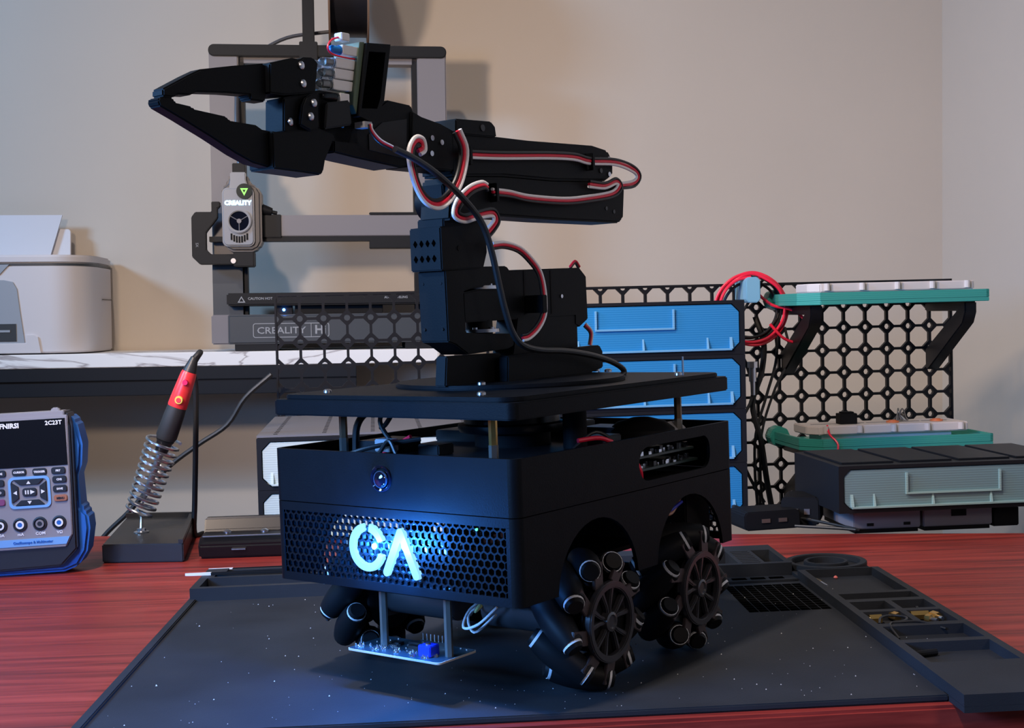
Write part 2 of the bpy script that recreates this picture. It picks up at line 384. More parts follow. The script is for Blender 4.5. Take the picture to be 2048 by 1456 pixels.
for k in range(7):
    zz = [360, 357.5, 356, 355.5, 356, 357.5, 360][k]
    t.part('vent_slot', MB().box(-174.5+k*4, -172+k*4, b1-8, b1-6.4, zz-1, zz+9), DARK, parent=hd)
t.part('badge', MB().cyl((-152.5, b1-10, 434), (-152.5, b1-6, 434), 12, n=28), mat('black_badge', (0.01, 0.02, 0.02), 0.2), parent=hd)
tri = [(-158.5, 438.5), (-146.5, 438.5), (-152.5, 427)]
tri2 = [(-155, 436.3), (-150, 436.3), (-152.5, 431.5)]
t.part('badge_mark', MB().ring(tri, tri2, b1-10.6, b1-9.8), mat('green_badge_mark', (0.2, 0.7, 0.1), 0.4, emit=(0.25, 0.8, 0.12), estr=1.0), parent=hd)
text('head_lettering', 'CREALITY', 9.2, GLOW, hd, b0, (-183, b1-7.4, 416), bold=0.35, xs=1.0)
t.part('belt_knob', MB().cyl((-128, b1+20, 408), (-112, b1+20, 404), 9, 6).cyl((-113, b1+20, 404), (-104, b1+20, 402), 3), CHAR, parent=hd, bevel=0.5)
t.part('nozzle', MB().cyl((-152, b1+20, 342), (-152, b1+20, 335), 4, 1.5), BRASS, parent=hd)
t.part('extruder_tower', MB().box(-172, -152, b1+15, b1+40, 460, 480), CHAR, parent=hd, bevel=1)
t.part('feed_tube', MB().tube([(-162, b1+25, 478), (-166, b1+40, 560), (-160, b1+60, 637), (-134, b1+80, 663), (-87, b1+90, 690), (-32, b1+95, 700), (7, b1+95, 704)], 3.0), mat('grey_tube', (0.07, 0.07, 0.08), 0.35))
# spool
b0 = (13, 2240, 676)
t = Thing('filament_spool', WALLF, b0, 'black filament spool with brown cardboard sides above the 3D printer frame', 'spool')
CARD = mat('brown_cardboard', (0.20, 0.12, 0.075), 0.8)
for x in (-19, 42):
    t.part('flange', MB().cyl((x, 2240, 776), (x+3, 2240, 776), 101, n=48), CARD)
t.part('filament', MB().cyl((-16, 2240, 776), (42, 2240, 776), 86, n=48), mat('black_filament', (0.012, 0.012, 0.016), 0.4))
t.part('spool_arm', MB().cyl((-41, 2240, 776), (50, 2240, 776), 12, n=20), CHAR)

# ================================================================ INKJET PRINTER
b0 = (-560, 2290, 185.2)
OFFW = mat('off_white_printer_plastic', (0.68, 0.65, 0.66), 0.5)
PGRY = mat('pale_grey_plastic', (0.33, 0.36, 0.40), 0.5)
t = Thing('inkjet_printer', WALLF, b0, 'off-white inkjet printer with paper in its rear tray', 'printer')
# plan outline with a large rounded right front corner
yf = 2196
plan = [(-760, yf), (-458, yf)] + [(-458+60*math.sin(math.radians(a)), yf+60-60*math.cos(math.radians(a))) for a in range(10, 86, 8)] + [(-394, yf+75), (-392, 2372), (-760, 2372)]
body = t.part('body', MB().prism(plan, 187, 324, 'z'), OFFW, bevel=2, seg=2)
t.part('seam', MB().prism([(x*0.999-0.8, y+1.2) for x, y in plan], 323, 327, 'z'), DGREY)
lid = t.part('scanner_lid', MB().prism(plan, 326, 340, 'z'), OFFW, bevel=3, seg=2)
t.part('control_panel', MB().prism([(-760, 320), (-515, 325), (-530, 309), (-760, 303)], yf-2, yf+2, 'y'), PGRY, parent=body, bevel=0.5)
t.part('output_bay', MB().prism([(-760, 202), (-494, 202), (-500, 250), (-504, 287), (-510, 298), (-524, 301), (-760, 301)], yf-1.6, yf+2, 'y'), PGRY, parent=body, bevel=0.8)
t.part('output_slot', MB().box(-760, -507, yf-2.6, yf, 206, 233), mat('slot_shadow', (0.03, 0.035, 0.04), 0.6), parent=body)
t.part('slot_guide', MB().box(-580, -516, yf-3.6, yf-2, 220, 223.5), PGRY, parent=body)
t.part('slot_guide', MB().box(-580, -536, yf-3.6, yf-2, 211, 218), PGRY, parent=body)
t.part('front_flap', MB().prism([(-760, 187), (-470, 187), (-474, 212), (-480, 216), (-493, 216), (-493, 203), (-760, 203)], yf-3, yf+2, 'y'), OFFW, parent=body, bevel=0.8)
t.part('side_groove', MB().box(-392.8, -391, yf+95, 2372, 270, 271.4), DGREY, parent=body)
m_ = Matrix.Translation((0, 2346, 336)) @ Matrix.Rotation(math.radians(-8), 4, 'X')
t.part('rear_tray', MB().prism(rrect(-760, -452, -6, 54, 6), 0, 5, 'y', m=m_), OFFW, bevel=0.8)
m2 = Matrix.Translation((0, 2338, 341)) @ Matrix.Rotation(math.radians(-8), 4, 'X')
single('paper_stack', MB().prism([(-760, -0.5), (-484, -0.5), (-464, 72), (-760, 72)], 0, 3, 'y', m=m2), mat('white_paper', (0.66, 0.64, 0.66), 0.7), WALLF, (-600, 2338, 341),
       'white paper sheets standing in the rear tray of the inkjet printer', 'paper')

# ================================================================ DRAWER CABINETS
def octrect(x0, x1, z0, z1, c):
    return [(x0+c, z0), (x1-c, z0), (x1, z0+c), (x1, z1-c), (x1-c, z1), (x0+c, z1), (x0, z1-c), (x0, z0+c)]
def drawer_unit(F, x0, x1, y0, y1, z0, z1, front, trim, label, group, chamfer=9, ribs=3, pocket=True, top='plain'):
    b0 = ((x0+x1)/2, (y0+y1)/2, z0)
    t = Thing('drawer_unit', F, b0, label, 'drawer unit', group)
    inn = octrect(x0+5, x1-5, z0+3.5, z1-3.5, chamfer)
    fr = MB().ring(octrect(x0, x1, z0, z1, 0.4), inn, y0, y1)
    t.part('frame', fr, mat('cabinet_black', (0.008, 0.009, 0.012), 0.5, spec=0.25), bevel=0.0)
    t.part('back_panel', MB().box(x0+4, x1-4, y1-3, y1-1, z0+3, z1-3), mat('cabinet_black', (0.008, 0.009, 0.012), 0.5, spec=0.25))
    fx0, fx1, fz0, fz1 = x0+6, x1-6, z0+4.5, z1-4.5
    d = t.part('drawer', MB().prism(octrect(fx0, fx1, fz0, fz1, chamfer-0.6), y0+1, y0+4.5, 'y'), front, bevel=0.4)
    t.part('drawer_tray', MB().box(fx0+3, fx1-3, y0+4, y1-12, fz0+1, fz0+3).box(fx0+3, fx0+5, y0+4, y1-12, fz0+8, fz1-14).box(fx1-5, fx1-3, y0+4, y1-12, fz0+8, fz1-14), front, parent=d)
    t.part('lower_lip', MB().box(fx0+chamfer, fx1-chamfer, y0-3, y0+1.5, fz0, fz0+2.2), trim, parent=d, bevel=0.3)
    for k in range(ribs):
        rx = fx0 + (fx1-fx0)*(k+0.5)/ribs
        t.part('rib', MB().prism([(y0-3, fz0+2), (y0+1.2, fz0+2), (y0+1.2, fz0+15)], rx-1, rx+1, 'x'), trim, parent=d)
    t.part('rib', MB().prism([(y0-3, fz0+2), (y0+1.2, fz0+2), (y0+1.2, fz0+15)], fx0+chamfer-1, fx0+chamfer+2, 'x'), trim, parent=d)
    t.part('rib', MB().prism([(y0-3, fz0+2), (y0+1.2, fz0+2), (y0+1.2, fz0+15)], fx1-chamfer-2, fx1-chamfer+1, 'x'), trim, parent=d)
    if pocket:
        cx = (fx0+fx1)/2 - 8; pw = (fx1-fx0)*0.2
        zt = fz1-4; zb = fz1-26
        t.part('label_pocket', MB().box(cx-pw-2, cx-pw, y0-1.5, y0+1.5, zb, zt).box(cx+pw-2, cx+pw, y0-1.5, y0+1.5, zb, zt).box(cx-pw, cx+pw-2, y0-1.5, y0+1.5, zb, zb+2), trim, parent=d)
    return t
nm = ['topmost blue drawer unit of the tall stack behind the robot', 'second blue drawer unit from the top of the tall stack behind the robot',
      'third blue drawer unit from the top of the tall stack behind the robot', 'lowest blue drawer unit of the tall stack behind the robot']
for k in range(4):
    drawer_unit(CABF, 178, 404, 1460, 1690, 8+59.5*(3-k), 8+59.5*(4-k)-0.3, BLUED, BLUET, nm[k], 'drawer units in the tall stack')
single('plinth', MB().box(180, 402, 1462, 1690, 3, 7.4), DARK, CABF, (290, 1575, 3), 'thin black plinth under the tall stack of blue drawers', 'plinth')
for k in range(2):
    drawer_unit(CABF, -127, 120, 1462, 1742, 0.5+55.5*(1-k), 55.7+55.5*(1-k), PALED, PALED, ['upper pale ribbed drawer unit at the left behind the robot', 'lower pale ribbed drawer unit at the left behind the robot'][k], 'drawer units in the short stack', ribs=3, pocket=False)
t = None
# perforated lid on the short stack
mb = MB().prism([(-127, 1468), (120, 1468), (120, 1742), (-127, 1742)], 111.7, 114, 'z')
lidt = Thing('perforated_lid', CABF, (0, 1620, 111.7), 'grey perforated lid lying on the short drawer stack', 'lid')
lidt.part('lid_sheet', mb, mat('grey_lid', (0.14, 0.135, 0.15), 0.55, bump=0.2, bscale=300))
mb = MB()
for ix in range(5):
    for iy in range(14):
        x = -108+ix*52; y = 1480+iy*19
        mb.box(x-2.2, x+2.2, y-2.6, y+2.6, 113.6, 114.25)
o = lidt.part('slot', mb, DARK); o['kind'] = 'stuff'

# ---- flat drawer unit at the right, on grey boxes
GBOX = mat('grey_box_plastic', (0.20, 0.19, 0.22), 0.5)
t = drawer_unit(CABF, 462, 720, 1330, 1475, 27, 75, SMOKED, SMOKET, 'flat black drawer unit with smoky teal front at the right edge', None, ribs=4, chamfer=7)
b0 = t.base
for k in range(4):
    x = 470+k*62
    t.part('top_panel', MB().box(x, x+56, 1345, 1470, 75, 77), mat('cabinet_black', (0.008, 0.009, 0.012), 0.5, spec=0.25), bevel=0.8)
for k, (x0, x1, lb) in enumerate(((484, 555, 'grey plastic box under the left half of the flat drawer unit'), (558, 632, 'grey plastic box with a dark notch under the middle of the flat drawer unit'))):
    b0 = ((x0+x1)/2, 1400, 7)
    g = Thing('plastic_box', CABF, b0, lb, 'box', 'grey boxes under the flat drawer unit')
    g.part('box_body', MB().box(x0, x1, 1350, 1450, 7, 26.6), GBOX, bevel=1)
    g.part('box_base', MB().box(x0+2, x1-2, 1352, 1448, 2.5, 7), DARK)
    if k == 0:
        for xx in (x0+14, x1-18): g.part('slot', MB().box(xx, xx+7, 1349.4, 1351, 10, 13), DARK)
    else: g.part('notch', MB().box(x0+30, x0+46, 1349.4, 1352, 17, 27), DARK)
single('black_block', MB().prism([(634, 4), (662, 4), (662, 24), (640, 26), (634, 20)], 1352, 1450, 'y'), DARK, CABF, (648, 1400, 4), 'small black block at the right end under the flat drawer unit', 'block', bevel=1)

# ================================================================ SHELVES ON THE PEGBOARD
def wall_shelf(z, x0, x1, y0, label):
    b0 = ((x0+x1)/2, 1700, z)
    t = Thing('pegboard_shelf', PEGF, b0, label, 'shelf', 'teal shelves on the pegboard')
    t.part('shelf_tray', MB().prism([(x0+22, y0), (x1, y0), (x1, 1757), (x0, 1757), (x0, y0+25)], z, z+5, 'z'), TEALD, bevel=0.6)
    t.part('tray_rim', MB().box(x0+22, x1, y0, y0+4, z+5, z+15).box(x1-4, x1, y0, 1757, z+5, z+15).prism([(x0+22, y0), (x0+22, y0+4), (x0+4, y0+27), (x0, y0+25)], z+5, z+15, 'z').box(x0, x0+4, y0+25, 1757, z+5, z+15), TEALD, bevel=0.4)
    t.part('peg_knob', MB().cyl((x0+8, 1735, z+8), (x0+8, 1759, z+8), 14, n=8), TEALD, bevel=1)
    for x in (x0+26, x1-12):
        pr = [(1758, z), (1758, z-85), (1746, z-85), (1740, z-60), (y0+42, z-22), (y0+30, z-12), (y0+30, z)]
        pr = [(1758, z), (1758, z-12), (y0+52, z-12), (1758, z-62), (1758, z-90), (1750, z-90), (y0+34, z-28), (y0+26, z-14), (y0+26, z)]
        t.part('bracket_arm', MB().prism(pr, x-8, x+8, 'x'), PEGK, bevel=1.5)
    return t
def breadboard(x0, x1, y0, y1, z, label):
    b0 = ((x0+x1)/2, (y0+y1)/2, z)
    t = Thing('breadboard', PEGF, b0, label, 'breadboard', 'breadboards on the pegboard shelves')
    BBW = mat('cream_breadboard', (0.66, 0.58, 0.54), 0.55)
    t.part('board', MB().prism([(x0+12, y0), (x1, y0), (x1, y1), (x0, y1), (x0, y0+14)], z, z+11, 'z'), BBW, bevel=1.2)
    for k in range(5):
        x = x0+20+(x1-x0-30)*k/4
        t.part('clip_tab', MB().cyl((x, y0-1.5, z+2), (x, y0-1.5, z+11), 3.5, n=10), BBW)
        t.part('centre_groove', MB().box(x0+12+(x1-x0-24)*k/5, x0+12+(x1-x0-24)*(k+0.92)/5, (y0+y1)/2-2, (y0+y1)/2+2, z+10.6, z+11.2), DGREY)
    return t
wall_shelf(238, 555, 794, 1612, 'upper teal shelf held by black brackets on the pegboard')
breadboard(572, 784, 1632, 1690, 253.5, 'cream breadboard on the upper teal shelf')
wall_shelf(58, 555, 797, 1612, 'lower teal shelf on the pegboard above the flat drawer unit')
t = breadboard(566, 772, 1628, 1690, 76.5, 'cream breadboard with loose parts on the lower teal shelf')
t.part('board_foot', MB().box(585, 755, 1640, 1685, 63, 76.5), mat('white_plastic', (0.78, 0.76, 0.76), 0.45))
single('chip_module', MB().box(612, 634, 1645, 1662, 87.7, 101).box(615, 631, 1648, 1659, 101, 103), DARK, PEGF, (623, 1653, 87.7), 'small black module standing on the lower breadboard', 'module', bevel=0.5)
for x, lb in ((682, 'orange flat component near the middle of the lower breadboard'), (740, 'orange flat component near the right end of the lower breadboard')):
    single('orange_component', MB().cyl((x, 1650, 87.7), (x, 1650, 89.6), 8, n=18).cyl((x, 1650, 89.6), (x, 1650, 90.6), 5, n=14), mat('orange_plastic', (0.75, 0.20, 0.06), 0.5), PEGF, (x, 1650, 87.7), lb, 'component', 'orange components on the breadboard')
mb = MB()
for k in range(9):
    a = random.uniform(0, 6.28); rr = random.uniform(3, 12)
    mb.tube([(700+rr*math.cos(a), 1665+rr*math.sin(a), 88.5), (700+4*math.cos(a+1), 1665+4*math.sin(a+1), 94+random.uniform(0, 10)), (700+rr*math.cos(a+2.2), 1665+rr*math.sin(a+2.2), 89)], 0.9, 6)
single('pin_tangle', mb, NICK, PEGF, (700, 1665, 87.7), 'tangle of small metal pins on the lower breadboard', 'pins')
single('red_jumper', MB().tube([(590, 1632, 88), (588, 1618, 78), (594, 1606, 66), (588, 1604, 45), (582, 1604, 22), (580, 1606, 5)], 1.3, 8), WIRER, PEGF, (585, 1615, 5), 'thin red jumper wire hanging off the lower teal shelf', 'wire')

# ================================================================ CABLES ON THE PEGBOARD
HOOKM = mat('pale_blue_plastic', (0.20, 0.42, 0.55), 0.45)
t = Thing('cable_hook', PEGF, (519, 1740, 244), 'pale blue plastic hook holding the red cable coil', 'hook')
t.part('hook_body', MB().prism(octrect(510, 529, 243, 276, 4), 1700, 1752, 'y'), HOOKM, bevel=1)
t.part('hook_peg', MB().cyl((519, 1750, 252), (519, 1764, 252), 5), HOOKM)
def coil(cx, cz, n, r0, y0, seed, squash=1.0):
    rnd = random.Random(seed); pts = []
    for k in range(n):
        ox, oz = rnd.uniform(-5, 5), rnd.uniform(-5, 5); rr = r0*rnd.uniform(0.86, 1.08)
        for i in range(14):
            a = math.pi/2 + 2*math.pi*i/14
            pts.append((cx+ox*math.sin(a/2)+rr*squash*math.cos(a), y0+rnd.uniform(-2.2, 2.2)+k*3.2, cz-r0+rr*math.sin(a)+oz*(1-math.sin(a))/2))
    return pts
pts = coil(522, 279, 4, 45, 1712, 3)
pts += [(528, 1722, 262), (548, 1716, 240), (575, 1710, 232), (593, 1708, 215), (596, 1708, 200), (582, 1708, 190), (562, 1710, 196), (545, 1714, 215)]
single('red_cable_coil', MB().tube(pts, 1.9, 8), WIRER, PEGF, (522, 1716, 180), 'coil of red test lead hanging from the pale blue hook', 'cable')
pts = coil(524, 275, 3, 40, 1730, 9) + [(512, 1724, 232), (490, 1722, 210), (495, 1722, 180), (500, 1722, 150)]
single('black_cable_coil', MB().tube(pts, 1.9, 8), WIREK, PEGF, (524, 1730, 150), 'coil of black test lead behind the red coil on the hook', 'cable')
pp = [[(535, 1745, 225), (545, 1742, 190), (542, 1745, 150), (530, 1748, 110), (540, 1745, 60), (545, 1740, 10), (540, 1700, -30)],
      [(560, 1742, 215), (562, 1742, 170), (548, 1744, 120), (533, 1745, 70), (530, 1742, 20), (526, 1720, -25)],
      [(515, 1742, 215), (505, 1742, 190), (520, 1742, 165), (528, 1742, 120), (505, 1742, 70), (520, 1744, 20), (540, 1735, -20)],
      [(574, 1742, 210), (580, 1742, 170), (560, 1743, 130), (541, 1745, 70), (538, 1743, 0), (536, 1720, -30)]]
lbl = ['thickest black cable hanging in front of the pegboard lattice', 'black cable hanging straight down the pegboard below the red coil', 'black cable looping beside the blue drawers', 'black cable hanging right of the red coil down the pegboard']
for k, q_ in enumerate(pp):
    single('hanging_cable', MB().tube(q_, [4.0, 2.0, 2.2, 1.8][k], 8), WIREK, PEGF, q_[-1], lbl[k], 'cable', 'black cables on the pegboard')
single('probe_clip', MB().cyl((528, 1738, 158), (528, 1738, 140), 5, 5).cyl((528, 1738, 140), (528, 1738, 122), 3.5, 3).cyl((528, 1738, 166), (528, 1738, 158), 7, 7, n=8), STEEL, PEGF, (528, 1738, 122), 'metal probe clip hanging on a cable below the red coil', 'clip')
def adapter(x, y, w, d, h, label, rz=0.0):
    F = Matrix.Translation((x*0.001, y*0.001, 0)) @ Matrix.Rotation(rz, 4, 'Z')
    t = Thing('power_adapter', F, (0, 0, 0), label, 'adapter', 'black adapters on the desk')
    t.part('adapter_body', MB().prism(octrect(-w/2, w/2, 0.3, h, 3), -d/2, d/2, 'y'), DARK, bevel=1.2)
    t.part('adapter_cable', MB().tube([(-w*0.3, d/2, h*0.5), (-w*0.35, d/2+12, h*0.9), (-w*0.1, d/2+30, h*0.6)], 2.2, 8), WIREK)
    t.part('socket_pins', MB().box(-w*0.2, -w*0.05, -d/2-1, -d/2+1, h*0.4, h*0.6).box(w*0.1, w*0.25, -d/2-1, -d/2+1, h*0.4, h*0.6), NICK)
adapter(262, 1440, 62, 45, 20, 'wide black adapter lying on the desk beside the robot', 0.2)
adapter(307, 1462, 40, 50, 30, 'taller black adapter next to the grey boxes', -0.3)
single('desk_cable', MB().tube([(290, 1420, 3), (330, 1395, 3), (345, 1385, 3), (300, 1440, 8), (270, 1470, 10)], 1.6, 8), WIREK, IDF, (300, 1420, 1), 'short black cable curling on the desk by the grey boxes', 'cable')

# ================================================================ REPAIR MAT
b0 = (27, 230, 0)
t = Thing('repair_mat', MATF, b0, 'dark silicone repair mat with raised parts trays under the robot', 'mat')
t.part('work_surface', MB().prism([(-266, 0), (252, 0), (252, 368), (-266, 368)], 0.3, 3, 'z'), MATM, bevel=0.5)
t.part('left_rim', MB().box(-266, -259, 0, 372, 2, 5), MATM, bevel=0.8)
t.part('front_rim', MB().box(-266, 250, -6, 3, 0.3, 4.2), MATM, bevel=0.8)
# back tray block: floor plus walls
def tray(name, cells, x0, x1, y0, y1, zf, zt, wall=4.0):
    """a tray block whose pockets are the given rectangles: walls are what is left between them"""
    xs = sorted({x0, x1} | {c[0] for c in cells} | {c[1] for c in cells}); ys = sorted({y0, y1} | {c[2] for c in cells} | {c[3] for c in cells})
    mb = MB(); mb.box(x0, x1, y0, y1, 0.3, zf)
    for i in range(len(xs)-1):
        for j in range(len(ys)-1):
            cx, cy = (xs[i]+xs[i+1])/2, (ys[j]+ys[j+1])/2
            if not any(c[0] < cx < c[1] and c[2] < cy < c[3] for c in cells):
                mb.box(xs[i], xs[i+1], ys[j], ys[j+1], zf-0.2, zt)
    return t.part(name, mb, MATM)
tray('back_tray', [(-257, -20, 373, 411), (-252, -20, 416, 424), (-245, -20, 429, 455), (-14, 90, 373, 430), (96, 205, 373, 430), (228, 245, 373, 430)], -264, 250, 366, 434, 3, 14)
tray('rear_pen_tray', [(-245, -20, 437, 456)], -258, -14, 434, 461, 3, 12)
t.part('ribbed_strip', (lambda mb: [mb.box(208, 225, 372+k*7.5, 376+k*7.5, 9, 14.5) for k in range(8)] and mb)(MB().box(206, 227, 370, 432, 3, 9)), MATM, bevel=0.6)
tray('side_tray', [(256, 313, 253, 345), (256, 313, 226, 246), (256, 283, 190, 217), (288, 313, 190, 217), (256, 283, 146, 183), (288, 313, 146, 183), (256, 313, 99, 137), (256, 313, 41, 91)], 250, 319, -30, 347, 4, 11)
# round magnet dish
mb = MB().prism([(250, 347), (319, 347), (319, 400), (306, 420), (250, 420)], 0.3, 6, 'z')
t.part('dish_base', mb, MATM)
mb = MB(); mb.ring(circ(284.5, 384, 35, 40), circ(284.5, 384, 29, 40), 6, 11, 'z'); t.part('dish_rim', mb, MATM, bevel=0.6)
mb = MB(); mb.ring(circ(284.5, 384, 19, 32), circ(284.5, 384, 15.5, 32), 5.5, 11, 'z'); t.part('dish_ring', mb, MATM, bevel=0.6)
mb = MB()
for i in range(8):
    for j in range(12):
        mb.box(184+i*8, 191.2+i*8, 233+j*8.2, 239.8+j*8.2, 2.9, 3.2)
o = t.part('grid_pocket', mb, mat('grid_black', (0.002, 0.002, 0.002), 1.0, spec=0.0)); o['kind'] = 'stuff'
for i in range(9): t.part('slot', MB().box(100+i*16, 112+i*16, 350, 360, 2.9, 3.6), mat('grid_black', (0.002, 0.002, 0.002), 1.0, spec=0.0))
t.part('grid_ridge', MB().box(90, 249, 340, 344, 2.8, 5), MATM, bevel=0.5)
# crumbs
mb = MB(); rnd = random.Random(11)
for k in range(230):
    x = rnd.uniform(-258, 315); y = rnd.uniform(6, 360) if rnd.random() < 0.75 else rnd.uniform(3, 60); s_ = rnd.choice([0.22, 0.28, 0.35, 0.5]) * (1.35 if rnd.random() < 0.06 else 1)
    z = 3.0 if x < 250 else 4.0
    if x > 248 and x < 257: continue
    mb.add([(x-s_, y-s_, z), (x+s_, y-s_*0.6, z), (x, y+s_, z), (x, y, z+s_*1.2)], [[0, 1, 3], [1, 2, 3], [2, 0, 3], [0, 2, 1]])
o = mb.build('crumbs', mat('pale_dust', (0.62, 0.60, 0.60), 0.8), None, base=(0, 0, 3)); o.matrix_world = MATF @ Matrix.Translation((0, 0, 0.003))
tag(o, 'pale crumbs and dust scattered over the dark mat', 'crumbs', kind='stuff')
# loose hardware in the side tray
def hexstand(x, y, z, ang, label, L=10.0, male=True, m=BRASS):
    F = MATF @ Matrix.Translation((x*0.001, y*0.001, z*0.001)) @ Matrix.Rotation(ang, 4, 'Z')
    t = Thing('brass_standoff', F, (0, 0, 0), label, 'standoff', 'brass standoffs in the side tray')
    t.part('hex_body', MB().cyl((-L/2, 0, 3.4), (L/2, 0, 3.4), 3.5, n=6), m, smooth=False)
    if male: t.part('thread', MB().cyl((-L/2-5, 0, 3.4), (-L/2, 0, 3.4), 1.5, n=10), STEEL)
    t.part('bore', MB().cyl((L/2, 0, 3.4), (L/2+0.15, 0, 3.4), 1.7, n=12), DARK)
hexstand(263, 176, 4, 0.05, 'brass standoff at the left of the lower left mat pocket', 9)
hexstand(279, 181, 4, 2.0, 'brass standoff standing askew beside the black wire loop', 7, False)
hexstand(297, 181, 4, 0.0, 'longest brass standoff in the lower right mat pocket', 13)
hexstand(307, 176, 4, 1.9, 'brass standoff at the right of the lower right mat pocket', 7)
hexstand(300, 169, 4, 2.2, 'short brass standoff lying nearest in the lower right mat pocket', 4)
single('wire_loop', MB().tube([(258, 150, 10), (263, 162, 11.5), (272, 167, 11.5), (280, 160, 11.5), (276, 150, 11.5), (266, 146, 11.5), (262, 138, 10.5), (264, 126, 4.9)], 0.9, 8).tube([(266, 146, 11.6), (285, 144, 11.8), (300, 136, 8)], 0.9, 8), WIREK, MATF, (268, 145, 4.2), 'black wire loop lying over the pockets of the side tray', 'wire')
t = Thing('driver_bit', MATF @ Matrix.Translation((0.2605, 0.312, 0.004)) @ Matrix.Rotation(1.75, 4, 'Z'), (0, 0, 0), 'brass screwdriver bit lying at the top of the side tray', 'bit')
t.part('bit_shank', MB().cyl((0, 0, 2.4), (25, 0, 2.4), 2.3, n=6), mat('dull_brass', (0.28, 0.22, 0.10), 0.35, 1.0), smooth=False)
t.part('bit_tip', MB().cyl((-12, 0, 2.4), (0, 0, 2.4), 0.7, 1.8, n=10), STEEL)
single('black_plug', MB().cyl((259, 78, 6.4), (274, 82, 6.4), 2.3, n=10).cyl((256.5, 77.4, 6.4), (259, 78, 6.4), 3, n=10), DARK, MATF, (266, 80, 4.1), 'tiny black plug in the largest front pocket of the side tray', 'plug')
single('black_screw', MB().cyl((296, 205, 5.6), (303, 207, 5.6), 1.5, n=10).cyl((303, 207, 5.6), (305, 207.5, 5.6), 2.4, n=12), CHIP, MATF, (300, 206, 4), 'black screw in the upper right small mat pocket', 'screw')
single('pale_scrap', MB().prism([(263, 204), (268, 206), (266, 208)], 4.1, 5.3, 'z'), WHITE, MATF, (265, 206, 4.1), 'pale scrap in the upper left small mat pocket', 'scrap')
single('red_crumb', MB().lathe((280, 338, 4), (0, 0, 1), [(0, 1.2), (1, 1.8), (2, 1.3), (2.6, 0.3)], 10), mat('pink_red', (0.7, 0.15, 0.12), 0.6), MATF, (280, 338, 4), 'tiny red bead at the top of the side tray', 'bead')
# tweezers
def tweezers(x, y, z, ang, L, label):
    F = MATF @ Matrix.Translation((x*0.001, y*0.001, z*0.001)) @ Matrix.Rotation(ang, 4, 'Z')
    t = Thing('tweezers', F, (0, 0, 0), label, 'tweezers', 'tweezers at the back of the mat')
    for s_ in (-1, 1):
        a = t.part('arm', MB().prism([(0, 0.2*s_), (18, 1.6*s_), (L*0.6, 5*s_), (L, 1.2*s_), (L, 0.2*s_), (L*0.6, 4*s_), (18, 0.8*s_)], 0, 2.0, 'z'), DARK)
        t.part('bright_tip', MB().prism([(-3, 0.1*s_), (20, 0.4*s_), (20, 2.0*s_), (0, 0.8*s_)], -0.1, 2.2, 'z'), mat('bright_steel_tip', (0.85, 0.84, 0.84), 0.35, 0.3), parent=a)
tweezers(-276, 425, 14.3, -0.02, 120, 'tweezers with white tips lying across the back tray of the mat')
tweezers(-270, 505, 3.2, -0.06, 120, 'tweezers with white tips lying on the desk before the black charger')

# ================================================================ CHARGER CRADLE
t = Thing('charger_cradle', IDF, (-270, 1385, 0), 'glossy black charger cradle on the desk beside the soldering stand', 'charger')
GLK = mat('glossy_black', (0.006, 0.006, 0.008), 0.32, spec=0.35)
pr = [(1366, 0.5), (1362, 14), (1372, 22), (1392, 24), (1398, 37), (1408, 37), (1412, 0.5)]
t.part('cradle_body', MB().prism(pr, -322, -205, 'x'), GLK, bevel=2, seg=2)
t.part('front_edge', MB().box(-318, -208, 1367, 1370, 22, 23), NICK)
for x in (-296, -258):
    t.part('contact', MB().lathe((x, 1384, 22.5), (0, 0, 1), [(0, 4.5), (2, 4.5), (3.4, 2.6), (4, 0.4)], 14), STEEL)
t.part('front_mark', MB().box(-288, -274, 1361.3, 1363, 9, 10.2), NICK)

# ================================================================ SOLDERING IRON AND STAND
t = Thing('iron_stand', IDF, (-387, 1450, 0), 'black soldering iron stand with coiled steel spring', 'stand')
t.part('stand_base', MB().prism([(-418, 1362), (-334, 1352), (-366, 1540), (-446, 1550)], 0.5, 19, 'z'), mat('rough_black_metal', (0.016, 0.015, 0.015), 0.4, bump=0.3, bscale=90), bevel=1.2)
t.part('base_rim', MB().prism([(-446, 1550), (-366, 1540), (-367, 1534), (-445, 1544)], 19, 24, 'z').prism([(-366, 1540), (-334, 1352), (-339, 1353), (-371, 1538)], 19, 23, 'z'), mat('rough_black_metal', (0.016, 0.015, 0.015), 0.4))
t.part('washer', MB().lathe((-397, 1432, 19), (0, 0, 1), [(0, 8), (1.2, 8), (2.2, 5), (4.5, 4.5), (5, 0.5)], 18), STEEL)
pts = [(-397, 1432, 22), (-398, 1438, 34), (-404, 1446, 41)]
A0 = Vector((-403, 1450, 38)); A1 = Vector((-373, 1450, 116)); ax = (A1-A0).normalized(); s1 = ax.cross(Vector((0, 1, 0))).normalized(); s2 = Vector((0, 1, 0)); s3 = s1.cross(ax).normalized()
N = 11; seg = 18
for i in range(N*seg+1):
    f = i/(N*seg); rr = 14.5+3.2*f; a = 2*math.pi*i/seg + math.pi
    pts.append(tuple(A0+(A1-A0)*f + s1*rr*math.cos(a) + s3*rr*math.sin(a)))
t.part('spring', MB().tube(pts, 1.65, 8, smooth=1), STEEL)
t = Thing('soldering_iron', IDF, (-403, 1450, 38), 'soldering iron with red handle resting in the coiled spring', 'soldering iron')
def al(f): return A0 + (Vector((-341, 1450, 191))-A0)*f
d_ = (Vector((-341, 1450, 191))-A0); LL = d_.length
t.part('tip', MB().cyl(al(0.06), al(0.14), 0.8, 3), STEEL)
t.part('heater_tube', MB().cyl(al(0.14), al(0.40), 3.6), STEEL)
t.part('collar', MB().lathe(al(0.40), d_, [(0, 6), (8, 7.5), (14, 8.5), (16, 10)], 20), CHIP)
